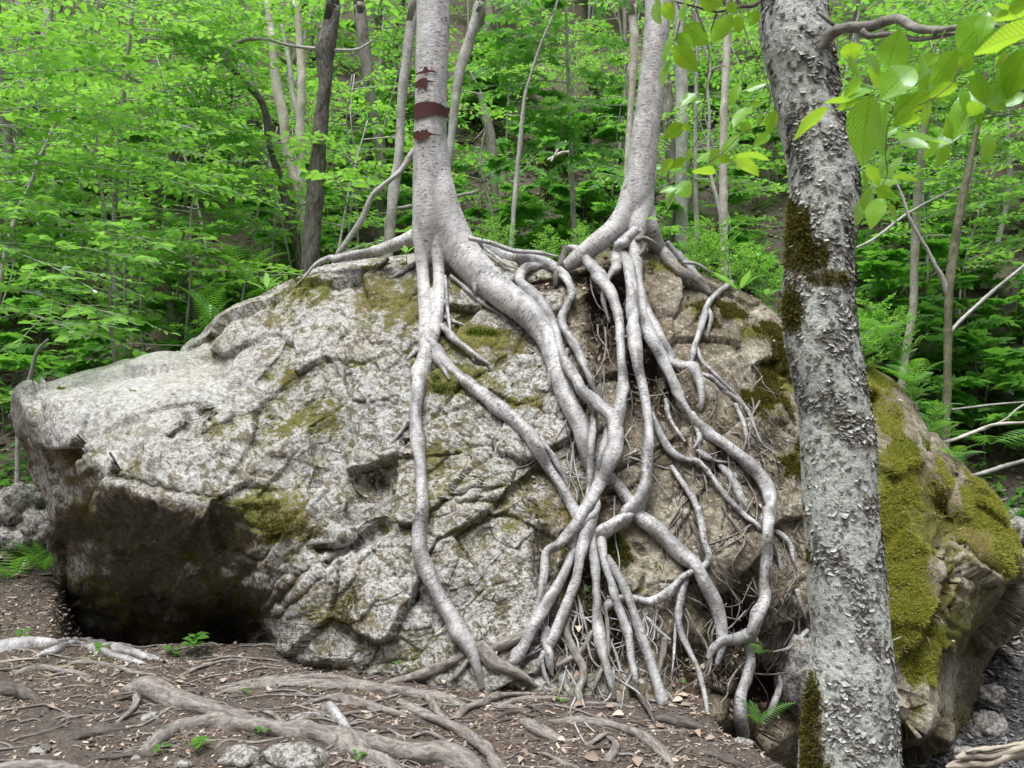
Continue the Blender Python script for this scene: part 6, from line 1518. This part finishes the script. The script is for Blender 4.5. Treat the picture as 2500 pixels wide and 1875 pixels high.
# small leaved bushes behind the right end
bushes = protos([make_sapling('bilberry_bush', .38, 16, .26, 'ovate', .026, 'leaf_beech', 'stemgreen', 470 + k, lo=.05, droop=.1, rise=.8, thick=.004) for k in range(2)])
place(bushes, [((px_ - 1250) / FPX * Y_, Y_, CAM_Z - (py_ - 937.5) / FPX * Y_, k * 1.3, s_) for k, (px_, py_, Y_, s_) in enumerate([(1700, 660, 6.9, 1.1), (1780, 690, 6.8, 1.2), (1850, 710, 7.0, 1.2), (1740, 640, 7.3, 1.2), (1900, 740, 7.0, 1.0), (2180, 860, 7.4, 1.2), (2130, 840, 7.6, 1.3), (2110, 890, 6.95, .8), (2230, 960, 7.1, .8), (2290, 1060, 7.0, .8), (1330, 640, 6.9, .8), (1220, 610, 7.0, .8), (1420, 640, 7.0, .9)])], 'small leaved yellow green bush on the crest of the boulder', 'bush', 'small bushes on the boulder crest')

# ------------------------------------------------------------------ stones, log, fallen branches
def stone(px, py, wpx, hpx, label, Y=None, seed=0, mat='stone', group=None, depth=1.0, what='g'):
    Yh = Y or hitY(px, py, what)
    p = at(px, py, Yh)
    rx, rz = wpx / 2 / FPX * Yh, hpx / 2 / FPX * Yh
    nu, nv = 36, 22
    u = np.arange(nu) / nu * 2 * math.pi; v = np.linspace(-math.pi / 2, math.pi / 2, nv)
    U, V_ = np.meshgrid(u, v)
    S_ = np.stack([np.cos(V_) * np.cos(U), np.cos(V_) * np.sin(U), np.sin(V_)], -1).reshape(-1, 3)
    o_, t_, e_ = facets(S_ + seed * 3.3, 1.4, 600 + seed)
    rr = 1 + .14 * o_ + .30 * t_ - .05 * np.exp(-e_ / .08) + .10 * fbm(S_ + seed, 1.8, 4, 610 + seed)
    W_ = S_ * rr[:, None] * np.array([rx, (rx + rz) * .55 * depth, rz]) + p + np.array([0, rx * .4, 0])
    i, j = np.meshgrid(np.arange(nv - 1), np.arange(nu), indexing='ij'); k = (j + 1) % nu
    Q_ = np.stack([i * nu + j, i * nu + k, (i + 1) * nu + k, (i + 1) * nu + j], -1).reshape(-1, 4)
    o = link('stone', mesh_np('stone', W_, Q_, True), M[mat])
    tag(o, label, 'stone', group)
stone(586, 1862, 100, 66, 'smaller rounded pale stone sunk in front of the arched root', seed=1, mat='stone')
stone(712, 1868, 160, 70, 'larger pale stone sunk in front of the arched root', seed=2, mat='stone')
stone(440, 1872, 46, 20, 'small tan pebble beside the two pale stones', seed=3)
stone(95, 1838, 50, 26, 'small bluish stone in the litter near the low grey root', seed=4)
stone(365, 1755, 40, 24, 'dark pebble lying below the stubby thick root', seed=5)
stone(740, 1760, 34, 26, 'bluish pebble lying behind the arched root', seed=6)
stone(40, 1240, 90, 120, 'grey block stacked highest at the undercut end', Y=7.5, seed=7)
stone(95, 1290, 100, 90, 'pale block leaning under the highest grey block', Y=7.3, seed=8)
stone(25, 1320, 110, 70, 'dark grey block at the bottom of the stone heap', Y=7.35, seed=9)
stone(120, 1455, 60, 36, 'pale flat stone by the ferns and the undercut', Y=7.2, seed=10)
stone(40, 1450, 60, 36, 'flat grey stone half under the ferns', Y=7.3, seed=11)
stone(50, 1490, 80, 36, 'brownish stone half buried below the ferns', Y=7.0, seed=12)
stone(90, 1520, 50, 26, 'small grey stone beside the pale ringed root', Y=6.7, seed=13)
stone(2420, 1790, 90, 80, 'greenish mossy stone beside the gravel', Y=6.3, seed=14)
stone(2480, 1300, 90, 70, 'grey stone in the stream bed below the mossy knob', Y=8.2, seed=15)
stone(2478, 1265, 60, 50, 'small angular stone on the far stream bank', Y=8.6, seed=16)
stone(2430, 1700, 60, 50, 'small stone hidden under the overhanging rock block', Y=6.5, seed=17)
stone(2470, 1360, 80, 50, 'dark wet stone in the stream bed', Y=7.8, seed=18)
stone(1815, 1820, 60, 24, 'flat grey stone tucked under the foot of the stout root', Y=4.15, seed=19)
stone(2370, 1850, 70, 40, 'pebbly grey stone beneath the fallen log', Y=5.6, seed=20)
stone(1960, 1650, 110, 200, 'green tinged block wedged behind the flaky trunk', Y=5.2, seed=21)
stone(1120, 598, 46, 24, 'small pale stone caught on the crest between the birches', Y=6.6, seed=22)
# splintered log
SEED[0] += 1
lg = empty('fallen_log', tuple(at(2400, 1850, 4.9)), label='pale splintered log lying at the edge of the gravel', cat='log')
for k, (y0_, y1_, wv) in enumerate([(1655, 1565, 46), (1600, 1535, 40), (1560, 1520, 22)]):
    link('splinter', tube_mesh('splinter', *trace([('I', [(1745 + 60 * k, y0_, 16, 4.9), (1800 + 60 * k, y0_ - 14, wv, 4.92), (1950, y0_ * .7 + y1_ * .3, wv * 1.3, 4.97), (2212, y1_, wv * 1.5, 5.0), (2600, y1_ - 50, wv * 1.6, 5.1)])]), sides=9, step=.02, rough=.16, seed=701 + k), M['deadwood'], lg)
def dead(label, pts, mat='palegrey', name='fallen_branch', group=None):
    SEED[0] += 1
    pts = [(c_, [(p[0], p[1], p[2] * .72, *p[3:]) for p in l]) for c_, l in pts]
    o = link(name, tube_mesh(name, *trace(pts), sides=8, step=.03, rough=.08, seed=SEED[0]), M[mat])
    tag(o, label, 'branch', group)
dead('straight birch pole fallen against the mossy knob', [('F', [(1860, 1385, 30, 6.6), (1960, 1365, 34, 6.7), (2100, 1320, 34, 6.9), (2250, 1280, 34, 7.1)])])
dead('white curved dead branch reaching over the stream bed', [('F', [(1700, 1185, 24, 7.0), (1800, 1160, 28, 7.0), (1930, 1110, 28, 7.1), (2050, 1070, 26, 7.2), (2250, 1060, 20, 7.4)])], 'paper')
dead('thin grey dead branch level above the stream bed', [('F', [(1760, 985, 12, 7.6), (1900, 968, 16, 7.7), (2050, 950, 16, 7.8), (2250, 935, 14, 8)])])
dead('thin dead twig rising across the stream bank', [('F', [(1960, 1110, 10, 7.2), (2100, 1040, 16, 7.3), (2170, 980, 16, 7.3), (2250, 930, 12, 7.4)])])
dead('long thin pale branch slanting behind the flaky trunk', [('C', [(1100, 1530, 16, 8.4), (1300, 1440, 22, 8.5), (1500, 1290, 24, 8.6), (1700, 1180, 20, 8.7), (1900, 1090, 14, 8.8)])])
dead('arched bare branch crossing the slope past the flaky trunk', [('C', [(1640, 700, 14, 9), (1800, 790, 16, 9), (1950, 720, 20, 9.1), (2100, 690, 18, 9.2), (2260, 670, 14, 9.3)])])
dead('bleached broken bough lying on the slope between the birches', [('B', [(1320, 960, 20, 13), (1400, 920, 30, 13.1), (1460, 910, 26, 13.2), (1510, 880, 14, 13.3)])], 'paper')
dead('bleached forked limb lying under the broken bough', [('B', [(1340, 970, 16, 12.9), (1400, 870, 22, 13), (1440, 850, 14, 13.1)])], 'paper')
dead('mossy fallen trunk lying behind the scarred birch', [('B', [(420, 1250, 30, 10), (560, 1225, 30, 10), (740, 1185, 34, 10.1), (900, 1150, 30, 10.2)])], 'palegrey')
dead('thin bare branch drooping across the gap between the birches', [('B', [(1180, 690, 10, 10), (1350, 660, 12, 10), (1560, 635, 12, 10), (1800, 632, 10, 10)])])
dead('thin forked branch angled over the gap between the birches', [('B', [(1220, 760, 8, 10), (1400, 700, 14, 10), (1560, 650, 10, 10)])])
dead('thin dry branch lying level behind the low end of the boulder', [('D', [(560, 640, 8, 7.4), (760, 590, 12, 7.4), (950, 595, 10, 7.4), (1150, 600, 8, 7.4)])])
dead('short dark stick lying at the mouth of the overhang', [('G', [(1410, 990, 16, 5.6), (1480, 960, 18, 5.6), (1535, 935, 10, 5.6)])], 'greybark')
dead('split pale stick lying on the pale ringed root', [('G', [(-40, 1030, 24, 5.15), (100, 1010, 26, 5.15), (240, 1000, 12, 5.15)])], 'deadwood')
dead('dark crooked stick lying among the stones by the undercut', [('G', [(130, 785, 24, 6.7), (190, 750, 30, 6.7), (300, 755, 30, 6.7), (400, 740, 26, 6.7)])], 'palegrey')
for k, (x0, y0, x1, y1) in enumerate([(1420, 640, 1630, 830), (1440, 740, 1560, 935), (1410, 900, 1480, 870), (1600, 850, 1650, 920)]):
    pa, pb = nat('I', x0, y0), nat('I', x1, y1)
    ya, yb = (hitY(*pa) or 5.4) - .025, (hitY(*pb) or 5.4) - .025
    SEED[0] += 1
    o = link('dry_twig', tube_mesh('dry_twig', [at(*pa, ya), (at(*pa, ya) + at(*pb, yb)) / 2 + [0, -.02, .01], at(*pb, yb)], [.0035, .0045, .002], sides=6, step=.02, rough=.05, seed=SEED[0]), M['deadwood'])
    tag(o, 'thin dry twig lying on the thick yellow moss', 'twig', 'dry twigs on the yellow moss')

# ------------------------------------------------------------------ litter
def litter(name, m, xr, yr, s0, s1, mat, label, seed, dens=None, zoff=.006, cat='leaf litter'):
    r = np.random.default_rng(seed)
    x = r.uniform(*xr, m); y = r.uniform(*yr, m)
    if dens is not None:
        ok = dens(x, y) > r.random(m); x, y = x[ok], y[ok]
    z = ground_z(x, y) + r.uniform(.0, zoff, len(x))
    n_ = len(x)
    a_ = r.uniform(0, 6.28, n_); L = r.uniform(s0, s1, n_) * r.choice([.5, .7, 1, 1.5], n_); Wd = L * r.uniform(.18, .6, n_)
    ax = np.stack([np.cos(a_), np.sin(a_), r.normal(0, .2, n_)], 1); up = np.stack([r.normal(0, .25, n_), r.normal(-.05, .25, n_), np.ones(n_)], 1)
    sd = np.cross(ax, up); sd /= np.linalg.norm(sd, axis=1)[:, None]; up = np.cross(sd, ax)
    c_ = np.stack([x, y, z], 1)
    cu_ = r.uniform(-.05, .3, n_)
    row = []
    for (u, v, w_) in ((-.35, -.5, 0.), (.5, -.42, .15), (.4, .1, 0.), (-.5, .05, .2), (.3, .5, .6), (-.2, .55, .5)):
        row.append(c_ + sd * (u * Wd)[:, None] + ax * (v * L)[:, None] + up * (w_ * cu_ * L)[:, None])
    Vv = np.stack(row, 1).reshape(-1, 3)
    k = np.arange(n_)[:, None] * 6
    o = link(name, mesh_np(name, Vv, np.concatenate([k + [[0, 1, 2, 3]], k + [[3, 2, 4, 5]]]), False), M[mat])
    tag(o, label, cat, kind='stuff')
def near_d(x, y):
    P_ = np.stack([x, y, 0 * x], 1)
    return np.clip(.55 + .8 * fbm(P_, 2.2, 3, 811) - .7 * sstep(.05, .5, x - (1.04 + (4.4 - y) * .35)) * (y < 5), 0.03, 1)
litter('leaf_litter', 80000, (-4.6, 2.0), (3.2, 7.2), .008, .034, 'litter', 'brown leaf fragments and bark chips strewn over the path', 801, near_d)
litter('leaf_litter', 60000, (-14, 14), (7.0, 18), .04, .10, 'litter', 'brown fallen leaves covering the bare hillside soil', 802, lambda x, y: np.clip(.6 + 1.2 * fbm(np.stack([x, y, 0 * x], 1), .7, 3, 812), 0, 1) * (abs(x) < y * .75 + 1), .03)
litter('gravel', 16000, (2.3, 6.0), (4.2, 8.6), .02, .06, 'gravel', 'dark loose gravel of the stream bed', 803, None, .01, cat='gravel')
# larger single leaves on the path
def fallen(px, py, L, label=None, Y=None):
    Yh = hitY(px, py, 'bg')
    if Yh is None: return
    p = at(px, py, Yh - .012); p[2] += .012
    V0, Q0 = ML['ovate']; a_ = random.uniform(0, 6.28)
    ax = np.array([math.cos(a_), math.sin(a_), random.uniform(-.15, .3)]); ax /= np.linalg.norm(ax)
    up = np.array([random.gauss(0, .2), -.35, 1.]); sd = np.cross(ax, up); sd /= np.linalg.norm(sd); up = np.cross(sd, ax)
    V1 = V0 * np.array([1.2, 1, random.uniform(1, 4)]) - np.array([0, .5, 0])
    o = link('fallen_leaf', mesh_np('fallen_leaf', p + L * (V1[:, :1] * sd + V1[:, 1:2] * ax + V1[:, 2:] * up), Q0, True), M['fallen'])
    tag(o, label or 'curled tan dead leaf lying loose on the litter of the path', 'leaf', None if label else 'loose dead leaves on the path')
for (cr, x, y, L) in [('H', 1510, 1290, .06), ('H', 1740, 1350, .07), ('H', 1580, 1610, .08), ('H', 1860, 1630, .08), ('H', 1400, 1500, .05), ('H', 1160, 1620, .05), ('H', 1500, 1110, .06), ('H', 1690, 1300, .06), ('H', 2130, 1230, .08), ('H', 2100, 1260, .06), ('H', 1180, 1190, .05), ('H', 2180, 1460, .05), ('H', 1000, 970, .06), ('H', 1500, 830, .07), ('H', 700, 1150, .05), ('H', 1350, 1260, .04), ('H', 930, 1240, .04), ('H', 1950, 1430, .05), ('H', 2080, 1625, .04), ('G', 760, 1050, .03), ('G', 1340, 1140, .06), ('G', 180, 1130, .04), ('G', 590, 1370, .04), ('G', 310, 1300, .05), ('G', 1880, 1560, .06), ('G', 700, 1300, .04), ('G', 540, 1500, .04), ('I', 250, 1460, .06), ('I', 330, 1490, .05), ('I', 150, 1230, .07), ('I', 180, 1290, .06), ('I', 30, 1420, .05)]:
    fallen(*nat(cr, x, y), L)
fallen(*nat('E', 475, 1255), .045, 'single dead leaf caught on the rock beside the long root')
for (x, y) in [(560, 1290), (640, 1300), (700, 1290), (740, 1310), (620, 1570), (600, 1550), (200, 920), (230, 960), (150, 1200), (180, 1190), (120, 1220), (250, 1240)]:
    px_, py_ = nat('F', x, y)
    fallen(px_, py_, random.uniform(.04, .06), None)
